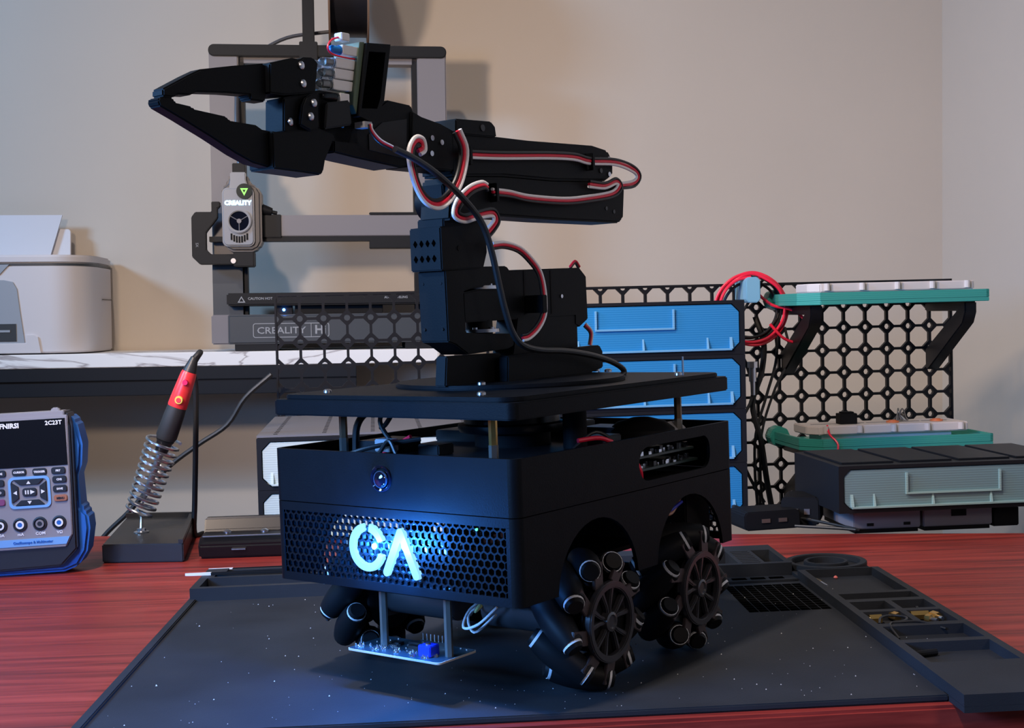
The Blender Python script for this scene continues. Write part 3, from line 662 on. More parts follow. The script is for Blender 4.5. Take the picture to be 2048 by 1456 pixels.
t.part('grip', MB().lathe(al(0.50), d_, [(0, 9.5), (4, 11.3), (30, 10.6), (38, 10)], 24), mat('black_grip', (0.018, 0.018, 0.019), 0.6))
hdl = t.part('handle', MB().lathe(al(0.72), d_, [(0, 9.8), (3, 10.4), (20, 9.6), (38, 8.4), (41, 7.6)], 24), mat('red_handle', (0.72, 0.035, 0.04), 0.35))
nrm = Vector((0, -1, 0)); e1 = al(0.78)+nrm*9.6 - s1*1.5; e2 = al(0.90)+nrm*8.8 - s1*1.5
t.part('dial', MB().cyl(e1, e1+nrm*1.8, 4.6, 4.0), mat('yellow_dial', (0.85, 0.55, 0.08), 0.4), parent=hdl)
t.part('dial_cap', MB().cyl(e1+nrm*1.7, e1+nrm*2.4, 2.6), mat('red_handle', (0.72, 0.035, 0.04), 0.35), parent=hdl)
t.part('switch', MB().cyl(e2, e2+nrm*2.2, 3.2, 2.8), mat('crimson_switch', (0.62, 0.0, 0.08), 0.35), parent=hdl)
t.part('strain_relief', MB().lathe(al(0.97), d_, [(0, 7.6), (4, 6.8), (9, 5.5), (13, 4.6), (16, 3.8)], 16), WIREK)
t.part('cord', MB().tube([al(1.06), al(1.10)+Vector((3, 6, 0)), (-346, 1480, 190), (-347, 1493, 165), (-352, 1500, 98), (-356, 1502, 40), (-358, 1503, 5), (-350, 1512, 3)], 3.1, 10), WIREK)
single('mains_cable', MB().tube([(-300, 1700, 170), (-334, 1700, 142), (-358, 1700, 109), (-396, 1700, 85), (-438, 1700, 55), (-484, 1700, 6), (-520, 1700, -27), (-560, 1700, -80)], 3.0, 8), WIREK, IDF, (-484, 1700, -80), 'black mains cable sagging diagonally in front of the wall', 'cable')
# the speck and the crumbs on the wood
single('white_speck', MB().lathe((-205, 1105, 0.2), (0, 0, 1), [(0, 1.4), (1.2, 1.9), (2.3, 1.2), (2.8, 0.2)], 10), WHITE, IDF, (-205, 1105, 0), 'white speck on the wood left of the mat', 'speck')
single('cream_speck', MB().lathe((392, 1020, 0.2), (0, 0, 1), [(0, 1.4), (1.2, 2.0), (2.3, 1.2), (2.8, 0.2)], 10), mat('cream_breadboard', (0.66, 0.58, 0.54), 0.55), IDF, (392, 1020, 0), 'cream speck on the wood right of the side tray', 'speck')

# ================================================================ HANDHELD OSCILLOSCOPE
b0 = (-345, 1365, 7)
t = Thing('handheld_oscilloscope', SCOF, b0, 'grey handheld oscilloscope multimeter with blue bumper at the left edge', 'oscilloscope')
SGREY = mat('scope_grey', (0.24, 0.23, 0.25), 0.45); SBLUE = mat('scope_blue', (0.015, 0.12, 0.45), 0.45); SLB = mat('scope_light_blue', (0.16, 0.36, 0.68), 0.45)
KEY = mat('scope_key_black', (0.014, 0.016, 0.02), 0.4); INK = mat('white_ink', (0.75, 0.76, 0.8), 0.5)
y0 = 1343
t.part('bumper', MB().prism([(-410, 7), (-312, 7), (-298, 12), (-289, 26), (-285, 48), (-286, 62), (-292, 68), (-293, 100), (-289, 110), (-287, 130), (-291, 152), (-299, 160), (-410, 160)], y0+9, y0+42, 'y'), SBLUE, bevel=3, seg=2)
t.part('body', MB().prism([(-405, 12), (-312, 14), (-296, 30), (-294, 150), (-298, 163), (-405, 163)], y0+1, y0+30, 'y'), KEY, bevel=2, seg=2)
f = t.part('front_panel', MB().prism([(-410, 33), (-306, 33), (-299.5, 45), (-297, 160), (-410, 160)], y0-1, y0+4, 'y'), SGREY, bevel=0.8)
t.part('top_ridge', MB().box(-410, -300, y0, y0+16, 159, 164).prism([(-314, 163), (-304, 163), (-306, 167), (-312, 167)], y0+4, y0+10, 'y'), SGREY, bevel=0.8)
t.part('screen', MB().box(-410, -299.5, y0-1.6, y0, 112, 157), mat('screen_glass', (0.006, 0.007, 0.01), 0.12, spec=0.6), parent=f)
text('brand_lettering', 'FNIRSI', 6.5, INK, f, b0, (-360.5, y0-1.8, 152), bold=0.25)
text('model_lettering', '2C23T', 5.6, INK, f, b0, (-318, y0-1.8, 153), bold=0.15)
def key(x, z, w_, h_, label=None, m=KEY, inkm=None, sz=2.6):
    k = t.part('key', MB().prism(rrect(x-w_/2, x+w_/2, z-h_/2, z+h_/2, min(w_, h_)*0.35), y0-2.6, y0, 'y'), m, parent=f, bevel=0.5)
    if label: text('key_lettering', label, sz, inkm or INK, f, b0, (x, y0-2.9, z), align='CENTER', bold=0.12)
for x, z, s_ in ((-364, 107, 'MODE'), (-345, 107.5, 'CURSOR'), (-326, 107, 'TRIGGER'), (-308.5, 107, 'PRT'), (-366, 98, 'CH1'), (-308, 98.5, 'CH2'), (-366, 89, 'AUTO'), (-308, 89.5, 'SAVE')):
    key(x, z, 13.2, 6.6, s_)
key(-308, 80.5, 12.5, 6.2, 'MENU', mat('orange_brown_key', (0.33, 0.13, 0.07), 0.45), KEY)
key(-366, 79.5, 12.5, 6.2, None, mat('plum_key', (0.20, 0.05, 0.14), 0.45))
t.part('pad_ring', MB().ring(rrect(-356, -317, 72.5, 103, 5), rrect(-353.6, -319.4, 74.9, 100.6, 4), y0-2.2, y0), SLB, parent=f)
for poly in ([(-350.5, 100), (-323, 100), (-328, 95), (-345, 95)], [(-350.5, 75.5), (-323, 75.5), (-328, 80.5), (-345, 80.5)], [(-353, 98), (-353, 78), (-346.5, 82.5), (-346.5, 93.5)], [(-320.5, 98), (-320.5, 78), (-327, 82.5), (-327, 93.5)]):
    t.part('arrow_key', MB().prism(poly, y0-2.6, y0, 'y'), KEY, parent=f, bevel=0.4)
for tri in ([(-338.8, 96), (-334.8, 96), (-336.8, 99)], [(-338.8, 79.5), (-334.8, 79.5), (-336.8, 76.5)], [(-348, 90), (-348, 86), (-351.5, 88)], [(-325.5, 90), (-325.5, 86), (-322, 88)], [(-335.6, 90.2), (-335.6, 86), (-331.4, 88.1)]):
    t.part('arrow_mark', MB().prism(tri, y0-3, y0-2.5, 'y'), INK, parent=f)
key(-336.5, 88, 13.5, 8)
t.part('pause_mark', MB().box(-340.5, -339.3, y0-3, y0-2.5, 86.2, 90).box(-338.2, -337, y0-3, y0-2.5, 86.2, 90), INK, parent=f)
for x, s_, inkc in ((-366, '10A', INK), (-347.5, 'mA', SBLUE), (-329, 'COM', KEY), (-311, 'VΩ', SBLUE)):
    t.part('jack', MB().lathe((x, y0-1, 57), (0, 1, 0), [(0, 6.8), (-1, 6.6), (-1.2, 5.4), (0.5, 5.2)], 24), KEY, parent=f)
    t.part('jack_ring', MB().ring(circ(x, 57, 3.9, 20), circ(x, 57, 2.3, 20), y0-2.6, y0-1), INK if s_ != 'COM' else GREY, parent=f)
    t.part('jack_core', MB().cyl((x, y0-2.4, 57), (x, y0-1, 57), 2.2), inkc if s_ != '10A' else KEY, parent=f)
    text('jack_lettering', s_, 4, INK, f, b0, (x, y0-1.3, 47.6), align='CENTER', bold=0.1)
t.part('label_stripe', MB().prism([(-410, 36), (-305.5, 36), (-302, 43), (-410, 43)], y0-1.6, y0, 'y'), SLB, parent=f)
text('stripe_lettering', 'Oscilloscope & Multimeter', 3.4, SBLUE, f, b0, (-355, y0-1.9, 39.6), bold=0.08)

# outlines of the arm parts (v, z) in mm and the paths of its leads
ARMP = {
    'upper_finger': (-86, [(-166.3, 352.7), (-166.1, 356.5), (-149.8, 365.0), (-141.2, 369.1), (-119.1, 373.5), (-97.1, 377.3), (-93.5, 371.5), (-97.6, 356.5), (-108.3, 356.5), (-108.5, 359.2), (-124.5, 358.6), (-144.5, 357.0), (-148.8, 355.0), (-156.8, 354.5), (-159.4, 352.7)]),
    'upper_block': (-82, [(-96.9, 377.0), (-79.7, 382.0), (-74.4, 381.6), (-71.3, 383.3), (-64.0, 384.0), (-60.2, 381.4), (-63.2, 364.7), (-75.5, 362.6), (-87.2, 360.8), (-97.8, 360.8)]),
    'lower_finger': (-86, [(-168.4, 347.6), (-169.5, 350.4), (-168.2, 352.1), (-159.7, 352.7), (-158.6, 350.3), (-147.8, 349.3), (-146.9, 348.1), (-125.2, 346.3), (-123.2, 344.3), (-104.8, 343.6), (-100.3, 341.5), (-89.0, 340.8), (-92.8, 320.8), (-108.1, 323.1), (-119.7, 327.3), (-136.2, 334.7), (-154.7, 342.3)]),
    'lower_block': (-82, [(-97.2, 340.6), (-92.8, 340.4), (-61.2, 345.2), (-49.1, 342.2), (-52.7, 335.8), (-57.5, 327.9), (-59.4, 321.3), (-61.9, 318.9), (-75.4, 319.6), (-97.2, 320.4)]),
    'gripper_base': (-84, [(-86.1, 359.8), (-57.9, 366.9), (-33.9, 366.5), (-29.7, 352.6), (-35.5, 337.8), (-59.4, 341.6), (-87.2, 341.0)]),
    'finger_link': (-80, [(-78.1, 345.2), (-75.6, 356.3), (-72.6, 361.3), (-69.1, 363.0), (-63.7, 363.0), (-63.2, 344.8), (-70.3, 342.5)]),
    'gripper_servo': (-80, [(-56.5, 359.6), (-38.2, 362.8), (-37.0, 348.7), (-59.3, 344.5)]),
    'led_bracket': (-76, [(-31.4, 396.0), (-4.5, 398.4), (-12.1, 364.9), (-21.5, 350.7), (-24.3, 353.3), (-37.1, 355.0)]),
    'led_bracket_hole': (-76, [(-27.2, 390.3), (-10.5, 392.4), (-18.3, 361.4), (-36.0, 360.2)]),
    'led_pcb': (-80, [(-28.4, 397.0), (-24.2, 397.5), (-33.3, 355.3), (-35.9, 360.2)]),
    'wrist_servo': (-84, [(-48.1, 345.9), (-17.7, 356.6), (-2.0, 366.9), (19.5, 365.7), (21.1, 362.2), (16.8, 329.0), (6.4, 327.4), (-29.3, 330.5), (-48.8, 332.6)]),
    'wrist_bracket': (-82, [(17.9, 362.0), (26.9, 359.2), (44.7, 356.5), (56.7, 353.1), (55.2, 328.0), (21.9, 328.2), (14.5, 328.3)]),
    'forearm': (-82, [(52.7, 351.5), (63.9, 357.1), (100.2, 353.1), (137.0, 353.3), (214.0, 355.6), (233.6, 353.4), (239.8, 346.1), (239.2, 335.8), (228.9, 330.9), (164.6, 327.9), (107.2, 327.8), (53.5, 324.8)]),
    'forearm_cap': (-80, [(56.7, 360.7), (92.8, 362.0), (96.9, 359.1), (98.1, 352.1), (56.1, 351.0)]),
    'upper_arm': (-82, [(53.5, 324.2), (107.2, 327.1), (164.5, 327.2), (228.8, 329.8), (246.4, 331.5), (254.3, 326.3), (251.6, 304.7), (245.9, 300.9), (162.9, 300.6), (98.7, 301.3), (77.0, 298.0), (49.5, 297.2)]),
    'shoulder_column': (-88, [(50.2, 320.1), (73.1, 322.3), (79.2, 295.9), (51.6, 294.8)]),
    'hole_bracket': (-86, [(44.3, 293.2), (82.0, 297.1), (90.7, 295.4), (91.3, 277.6), (87.0, 267.5), (44.6, 265.8)]),
    'yaw_bracket': (-88, [(49.9, 266.2), (91.7, 268.6), (113.7, 269.0), (116.9, 267.0), (116.3, 257.6), (75.8, 254.3), (68.0, 252.5), (69.0, 226.2), (83.3, 225.1), (118.8, 223.8), (119.4, 215.7), (113.2, 214.0), (70.2, 212.0), (58.0, 218.7), (50.7, 220.9)]),
    'yaw_servo': (-88, [(69.0, 251.9), (105.9, 256.4), (116.9, 266.3), (202.2, 268.2), (210.2, 262.1), (210.9, 231.0), (199.7, 225.5), (194.1, 227.5), (194.4, 233.6), (126.6, 233.3), (69.4, 232.6)]),
    'tower': (-90, [(126.6, 235.4), (198.0, 234.2), (197.7, 207.3), (119.3, 208.0)]),
    'turret_foot': (-90, [(50.6, 211.7), (107.4, 211.3), (106.1, 189.3), (48.4, 192.6)]),
    'foot_rail': (-78, [(98.8, 209.6), (207.7, 212.1), (211.4, 207.7), (211.3, 195.8), (197.0, 193.4), (193.6, 190.7), (97.6, 190.0)]),
}
WIREP = {
    'loop1': (-72, [(47.4, 351.3), (53.6, 340.0), (49.2, 324.3), (40.8, 313.1), (28.5, 305.6), (16.9, 306.9), (8.7, 314.6), (3.6, 327.6), (3.7, 336.5), (8.5, 342.2), (13.0, 341.9), (13.8, 338.4), (10.0, 336.4)]),
    'fore': (-78, [(59.4, 338.5), (98.0, 340.2), (154.0, 344.0), (184.1, 345.0), (202.8, 343.4), (235.6, 344.7), (259.3, 341.4), (267.4, 336.3), (260.7, 330.4), (241.3, 327.6)]),
    'low': (-78, [(200.6, 327.0), (221.2, 326.9), (236.1, 330.9), (241.3, 327.6), (230.8, 321.2), (201.2, 316.7), (170.1, 313.7), (129.2, 313.7), (107.2, 315.7), (88.6, 316.1)]),
    'lo2': (-74, [(78.5, 318.2), (73.4, 319.5), (60.6, 315.7), (49.2, 307.5), (45.9, 300.2), (54.5, 297.7), (67.2, 300.3), (82.7, 302.4), (86.6, 297.7), (82.1, 292.8), (75.1, 287.9)]),
    'yaw': (-76, [(84.0, 281.1), (97.2, 282.0), (113.3, 278.9), (126.8, 270.8), (133.7, 264.1), (137.2, 255.7), (138.4, 245.5), (137.2, 235.4), (129.8, 227.2), (119.9, 221.9), (112.6, 220.8)]),
    'cable': (-66, [(-17.1, 335.0), (0.1, 330.4), (17.8, 323.5), (38.3, 312.5), (54.7, 300.9), (64.1, 290.3), (70.8, 274.7), (76.4, 255.7), (81.7, 239.7), (88.8, 225.1), (99.0, 216.6), (118.1, 212.5), (146.7, 210.5), (176.7, 206.4), (201.8, 200.9), (216.5, 195.4), (219.6, 191.7), (214.2, 189.5)]),
    'led_wire': (-70, [(-33.1, 348.5), (-32.1, 344.6), (-25.3, 339.4), (-14.8, 336.2)]),
    'tail': (-95, [(197.9, 268.5), (204.4, 272.5), (209.3, 268.5)]),
    'tail2': (-95, [(214.5, 226.7), (222.0, 220.9), (220.1, 211.8)]),
}

# ================================================================ MECANUM ROBOT WITH ARM
# robot coordinates in mm: u to the right along the front, v backwards, z up; front right corner of the shell at (0, 0)
b0 = (-99, 128, 0)
rob = Thing('wheeled_robot', ROBF, b0, 'black four-wheeled robot with folded gripper arm and glowing blue logo', 'robot')
WD, DP = 198, 256
def arc(cx, cy, rr, a0, a1, n=12):
    return [(cx+rr*math.cos(math.radians(a0+(a1-a0)*i/n)), cy+rr*math.sin(math.radians(a0+(a1-a0)*i/n))) for i in range(n+1)]
# ---- lower shell
ax_z, ax_f, ax_r = 47, 82, 194
side = [(6, 70)] + [(ax_f-45, 70)] + arc(ax_f, 66, 44.5, 175, 5, 18) + [(ax_f+45, 70), (ax_r-45, 70)] + arc(ax_r, 66, 44.5, 175, 5, 18) + [(ax_r+45, 70), (DP-6, 70), (DP-6, 121), (6, 121)]
mb = MB()
for x0, x1 in ((-2.6, 0), (-WD, -WD+2.6)): mb.prism(side, x0, x1, 'x')
for cx, cy, a0 in ((-6, 6, -90), (-6, DP-6, 0), (-WD+6, DP-6, 90), (-WD+6, 6, 180)):
    ring_o = arc(cx, cy, 6, a0, a0+90, 8); ring_i = arc(cx, cy, 3.4, a0, a0+90, 8)
    mb.prism(ring_o + ring_i[::-1], 70, 121, 'z')
mb.box(-WD+6, -6, 0, 3, 115.5, 121).box(-WD+6, -6, 0, 3, 70, 75.2).box(-WD+6, -6, DP-3, DP, 115.5, 121).box(-WD+6, -6, DP-3, DP, 70, 75.2)
mb.box(-8.5, -5.9, 0, 3, 75, 116).box(-WD+5.9, -WD+7.2, 0, 3, 75, 116)
low = rob.part('lower_shell', mb, BODY)
rob.part('floor_plate', MB().box(-WD+52, -52, 4, DP-4, 68.5, 71.5), BODY)
rob.part('deck', MB().box(-WD+3, -3, 3, DP-3, 119.5, 121.5), DARK)
# hexagon grille
def hexgrille(v0, v1):
    mb = MB(); pt = 5.05; rc = pt/math.sqrt(3); ri = 2.28; row = 0; z = 76.2
    while z < 116:
        x = -WD+8.5 + (pt/2 if row % 2 else 0)
        while x < -8:
            vs = []; fs = []
            for y in (v0, v1):
                for rr in (rc, ri):
                    for k in range(6):
                        a = math.radians(90+60*k); vs.append((x+rr*math.cos(a), y, min(116.5, max(74.5, z+rr*math.sin(a)))))
            for k in range(6):
                j = (k+1) % 6
                fs += [[k, j, 6+j, 6+k], [12+k, 18+k, 18+j, 12+j], [6+k, 6+j, 18+j, 18+k]]
            mb.add(vs, fs); x += pt
        z += rc*1.5; row += 1
    return mb
GRM = BODY
gr = rob.part('front_grille', hexgrille(0.5, 3.0), GRM, smooth=False)
rob.part('rear_grille', hexgrille(DP-3, DP-0.5), GRM, smooth=False)
# logo
LOGO = mat('glowing_blue_logo', (0.04, 0.08, 0.12), 0.5, emit=(0.26, 0.62, 0.92), estr=1.15)
cx, cz, ro, rin = -116.4, 96.6, 15.0, 9.9
for a0, a1, nme in ((99, 343, 'logo_arc'), (80, 20, 'logo_short_arc')):
    po = arc(cx, cz, ro, a0, a1, 26); pi_ = arc(cx, cz, rin, a0, a1, 26)
    rob.part(nme, MB().prism(po+pi_[::-1], -1.8, 1.5, 'y'), LOGO, parent=gr, bevel=0.6)
def capsule(p0, p1, rr, n=8):
    a = math.degrees(math.atan2(p1[1]-p0[1], p1[0]-p0[0]))
    return arc(p1[0], p1[1], rr, a-90, a+90, n) + arc(p0[0], p0[1], rr, a+90, a+270, n)
rob.part('logo_peak', MB().prism(capsule((-88.3, 107.8), (-100.4, 82.6), 2.5), -1.8, 1.5, 'y').prism(capsule((-88.3, 107.8), (-76.6, 82.2), 2.5), -1.7, 1.45, 'y'), LOGO, parent=gr)
HOT = mat('white_hot_led', (0.9, 0.97, 1.0), 0.4, emit=(0.75, 0.93, 1.0), estr=6.0)
rob.part('bright_led', MB().lathe((-85.0, -1.7, 99.2), (0, 1, 0), [(0.8, 2.3), (0, 2.2), (-0.5, 1.4), (-0.7, 0.2)], 16), HOT, parent=gr)
rob.part('bright_led', MB().lathe((-112.0, 0.4, 97.2), (0, 1, 0), [(0.8, 1.9), (0, 1.8), (-0.4, 1.1), (-0.5, 0.2)], 16), HOT, parent=gr)
for x in (-126, -112, -98, -84, -70): rob.part('inner_led', MB().box(x-2.5, x+2.5, 16, 18, 93, 98), mat('blue_inner_led', (0.1, 0.4, 1.0), 0.4, emit=(0.12, 0.45, 1.0), estr=3.0), parent=gr)
rob.part('led_carrier', MB().box(-132, -66, 18, 19.5, 86, 106), DARK, parent=gr)
rob.part('green_led', MB().cyl((-30, -0.2, 113.4), (-30, 1, 113.4), 0.8, n=10), mat('green_led', (0.1, 0.8, 0.3), 0.4, emit=(0.1, 0.9, 0.35), estr=1.5), parent=gr)
for q_, e_ in (((-112, 10, 97), 0.5), ((-85, 10, 99), 0.6), ((-85, -9, 99.5), 1.2), ((-112, -9, 97.2), 0.9)):  # unseen lamps added for the blue glow, two of them before the grille
    ld = bpy.data.lights.new('logo_glow_fill', 'POINT'); ld.energy = e_; ld.color = (0.03, 0.24, 1.0); ld.shadow_soft_size = 0.006
    lo = bpy.data.objects.new('logo_glow_fill', ld); COL.objects.link(lo); lo.parent = rob.o
    lo.location = [(q_[i]-b0[i])*0.001 for i in range(3)]
# ---- upper shell
mb = MB()
sl = [(6, 121.6), (142, 121.6), (142, 126)] + arc(142, 137, 11, 270, 90, 14) + [(142, 148), (142, 155.2), (6, 155.2)]
sr = [(DP-6, 121.6), (DP-6, 155.2), (214, 155.2), (214, 148.5)] + arc(214, 139, 9.5, 90, 0, 6) + arc(214, 135.5, 9.5, 0, -90, 6) + [(214, 126), (214, 121.6)]
for x0, x1 in ((-2.4, 0), (-WD, -WD+2.4)):
    mb.prism(sl, x0, x1, 'x').prism(sr, x0, x1, 'x')
    mb.box(x0, x1, 142, 214, 121.6, 126).box(x0, x1, 142, 214, 148.2, 155.2)
for cx, cy, a0 in ((-6, 6, -90), (-6, DP-6, 0), (-WD+6, DP-6, 90), (-WD+6, 6, 180)):
    mb.prism(arc(cx, cy, 6, a0, a0+90, 8) + arc(cx, cy, 3.6, a0, a0+90, 8)[::-1], 121.6, 155.2, 'z')
mb.box(-WD+6, -6, 0, 2.4, 121.6, 155.2).box(-WD+6, -6, DP-2.4, DP, 121.6, 155.2)
up = rob.part('upper_shell', mb, BODY)
lens = rob.part('camera_ring', MB().lathe((-102.9, 1, 139.9), (0, 1, 0), [(1, 8.3), (-2.2, 8.3), (-2.6, 7.6), (-2.0, 6.4), (0.2, 6.2)], 32), LENSK)
rob.part('camera_lens', MB().lathe((-102.0, -0.2, 139.5), (0, 1, 0), [(2, 5.2), (-1.5, 5.0), (-2.8, 4.2), (-2.9, 3.2), (-3.6, 2.0), (-3.9, 0.3)], 28), LENSK, parent=lens)
rob.part('lens_rim', MB().ring(circ(-102.0, 139.5, 5.3, 28), circ(-102.0, 139.5, 4.7, 28), -2.6, -1.6), mat('blue_black_rim', (0.03, 0.05, 0.09), 0.25), parent=lens)
# ---- inside of the shell
cb = rob.part('circuit_board', MB().box(-66, -12, 128, 228, 130, 131.6), PCB)
cb2 = rob.part('circuit_board', MB().box(-66, -12, 128, 222, 138.5, 140), PCB)
rnd = random.Random(5)
for host, z in ((cb, 131.6), (cb2, 140)):
    mb = MB(); mc = MB()
    for k in range(26):
        y = 131+k*3.5; x = -14.5-rnd.uniform(0, 5); w_, h_ = rnd.uniform(0.8, 1.8), rnd.uniform(1.2, 4.2)
        (mb if k % 3 else mc).box(x-w_, x+w_, y-w_, y+w_, z, z+h_)
    o = rob.part('solder_joint', mb, SOLDER, parent=host); o['kind'] = 'stuff'
    o = rob.part('chip', mc, CHIP, parent=host); o['kind'] = 'stuff'
rob.part('control_board', MB().box(-170, -20, 40, 225, 146, 148), CHIP)
for x, y, w_, d_2, h_ in ((-150, 60, 26, 34, 9), (-110, 60, 18, 16, 7), (-60, 190, 34, 26, 8), (-100, 200, 22, 30, 10), (-40, 150, 16, 22, 6), (-150, 150, 40, 40, 8)):
    rob.part('electronic_module', MB().box(x-w_/2, x+w_/2, y-d_2/2, y+d_2/2, 148, 148+h_), CHIP, bevel=0.8)
rob.part('terminal_block', MB().prism([(-30, 148), (-18, 148), (-18, 153), (-24, 158), (-30, 153)], 206, 222, 'y'), mat('grey_terminal', (0.35, 0.35, 0.37), 0.5))
rob.part('capacitor', MB().cyl((-45, 125, 148), (-45, 125, 172), 8, n=20), DARK)
rob.part('black_dome', MB().lathe((-38, 196, 148), (0, 0, 1), [(0, 24), (6, 23), (11, 17), (14, 6), (14.4, 1)], 24), DARK)
for q_, m_, rr in (([(-9, 133, 146), (-8, 138, 140), (-7, 143, 132), (-9, 147, 126)], WIRER, 1.7), ([(-7, 130, 136), (-6, 133, 131), (-8, 137, 126)], WIRER, 1.4),
                   ([(-10, 135, 130), (-8, 141, 127), (-12, 150, 124)], WIREK, 1.3), ([(-16, 86, 157), (-10, 100, 157.5), (-8, 112, 154)], WIRER, 1.5),
                   ([(-168, 46, 150), (-166, 46, 166), (-160, 50, 175), (-150, 60, 177)], WIREK, 2.4), ([(-150, 52, 165), (-141, 47, 168), (-135, 47, 176), (-141, 47, 178), (-146, 47, 170), (-140, 47, 160), (-128, 46, 152)], WIREK, 1.6),
                   ([(-150, 14, 150), (-130, 22, 156), (-105, 40, 160)], WIREK, 1.5), ([(-140, 40, 149), (-126, 38, 155), (-110, 36, 162)], WIRER, 1.2), ([(-128, 24, 150), (-118, 24, 160), (-112, 24, 152)], WIREK, 1.4),
                   ([(-30, 100, 150), (-20, 112, 160), (-12, 124, 152), (-8, 130, 149)], WIREK, 1.2)):
    rob.part('loose_wire', MB().tube(q_, rr, 8), m_)
rob.part('connector', MB().box(-136, -122, 30, 38, 152, 160), mat('grey_terminal', (0.35, 0.35, 0.37), 0.5), bevel=0.6)
for q_, m_ in (([(-14, 158, 92), (-12, 170, 98), (-10, 184, 100), (-10, 200, 104)], mat('blue_wire', (0.02, 0.03, 0.35), 0.4)), ([(-16, 156, 95), (-12, 168, 94), (-10, 180, 102), (-12, 196, 101)], mat('blue_wire', (0.02, 0.03, 0.35), 0.4)),
               ([(-12, 160, 104), (-10, 172, 100), (-10, 186, 98), (-14, 205, 106)], mat('copper_wire', (0.35, 0.18, 0.12), 0.4))):
    rob.part('loose_wire', MB().tube(q_, 1.1, 8), m_)
rob.part('dark_blind', MB().box(-165, -15, 214, 248, 72, 117), DARK, bevel=1)  # dark panel added to block the blue seen through the rear grille
# ---- standoffs, lidar puck and top plate
for x, y in ((-165, 32), (-34, 24), (-19, 214), (-179, 214)):
    s_ = rob.part('plate_standoff', MB().cyl((x, y, 160), (x, y, 178), 2.7, n=6), BRASS if (x, y) == (-34, 24) else mat('dark_brass', (0.20, 0.13, 0.08), 0.4, 0.8), smooth=False)
    rob.part('standoff_base', MB().cyl((x, y, 147), (x, y, 160), 3.0, n=6), NICK, parent=s_, smooth=False)
pk = rob.part('sensor_puck', MB().lathe((-99, 128, 158), (0, 0, 1), [(0, 36), (2, 37), (5, 37), (6, 33), (20, 33)], 48), GLK)
rob.part('puck_mount', MB().cyl((-99, 128, 147), (-99, 128, 158.2), 26, n=32), DARK, parent=pk)
fp = rrect(-WD, 0, 0, DP, 6, 6)
pl_ = rob.part('top_plate', MB().prism(fp, 177, 187, 'z'), BODY, bevel=0.8)
rob.part('cover_sheet', MB().prism(rrect(-WD+3, -3, 3, DP-3, 14, 6), 187, 190, 'z'), BODY, parent=pl_, bevel=0.6)
rob.part('base_disc', MB().cyl((-99, 128, 190), (-99, 128, 193), 78, n=64), BODY, parent=pl_, bevel=0.8)
for x, y, z in ((-172, 26, 190), (-40, 22, 190), (-19, 216, 190), (-75, 66, 193), (-110, 70, 193), (-95, 80, 193), (-70, 205, 193), (-85, 212, 193)):
    rob.part('plate_screw', MB().lathe((x, y, z), (0, 0, 1), [(0, 2.8), (1.4, 2.7), (2.2, 1.6), (2.3, 0.3)], 14), STEEL, parent=pl_)
rob.part('antenna_pin', MB().cyl((-14, 214, 190), (-14, 214, 203), 0.7, n=8), STEEL, parent=pl_)

# ---- wheels
RING = mat('white_roller_collar', (0.80, 0.80, 0.82), 0.4)
TAB = mat('brown_black_tab', (0.055, 0.04, 0.04), 0.4)
def wheel(uc, vc, s, hand, label):
    c = Vector((uc, vc, ax_z))
    hub = rob.part('wheel', MB().lathe(c-Vector((16*s, 0, 0)), (s, 0, 0), [(0, 21), (2, 24), (4, 24), (4.5, 20), (27, 20), (28, 24), (29, 24), (29.5, 18)], 40), RUB)
    hub['label'] = label
    # outer rim with five double spokes
    def disc(x): return c.x + s*x
    mb = MB(); mb.ring(circ(c.y, c.z, 25, 48), circ(c.y, c.z, 20.6, 48), disc(15), disc(19.5), 'x'); rob.part('rim', mb, HUB, parent=hub, bevel=0.7)
    for k in range(5):
        for dd in (-1, 1):
            a = 2*math.pi*k/5 + 0.4
            q = lambda rr, an: (c.y+rr*math.cos(an), c.z+rr*math.sin(an))
            poly = [q(4, a+dd*0.05), q(10, a+dd*0.06), q(21.2, a+dd*0.20), q(21.2, a+dd*0.36), q(10, a+dd*0.30), q(4, a+dd*0.5)]
            rob.part('spoke', MB().prism(poly, disc(13.5), disc(17.5), 'x'), HUB, parent=hub, bevel=0.7)
    rob.part('hub_cap', MB().lathe((disc(14), c.y, c.z), (s, 0, 0), [(0, 6.5), (4.6, 6), (5, 4.4), (4, 3.6), (4, 0.3)], 20), HUB, parent=hub)
    n = 9; R0 = 33.6; proto = {}
    for k in range(n):
        a = 2*math.pi*k/n + 0.2
        rad = Vector((0, math.cos(a), math.sin(a))); tan = Vector((0, -math.sin(a), math.cos(a)))
        d = (Vector((1, 0, 0)) + tan*hand).normalized(); pc = c + rad*R0
        prof = []
        for i in range(9):
            tt = -18+4.5*i; prof.append((tt, 43.4 - math.sqrt(R0*R0+tt*tt/2)))
        rl = rob.part('roller', MB().lathe(pc, d, prof, 16), RUB, parent=hub)
        for e in (-1, 1):
            q0 = pc + d*(18*e); q1 = pc + d*(19.6*e)
            rob.part('roller_collar', MB().cyl(q0, q1, 6.6, 6.5, n=18), RING, parent=hub)
            q2 = pc + d*(19.6*e); q3 = pc + d*(22.0*e)
            rob.part('roller_tab', MB().cyl(q2, q3, 6.2, 5.0, n=16), RUB, parent=hub)
        tc_ = c + rad*30 + Vector((15.5*s, 0, 0)) + tan*(9*hand)
        mm_ = Matrix.Translation(tc_) @ Matrix(((1, 0, 0, 0), (0, tan.y, rad.y, 0), (0, tan.z, rad.z, 0), (0, 0, 0, 1)))
        rob.part('roller_bracket', MB().box(-1.2, 1.2, -4.5, 4.5, -8, 8, m=mm_), TAB, parent=hub, bevel=0.4)
    return hub
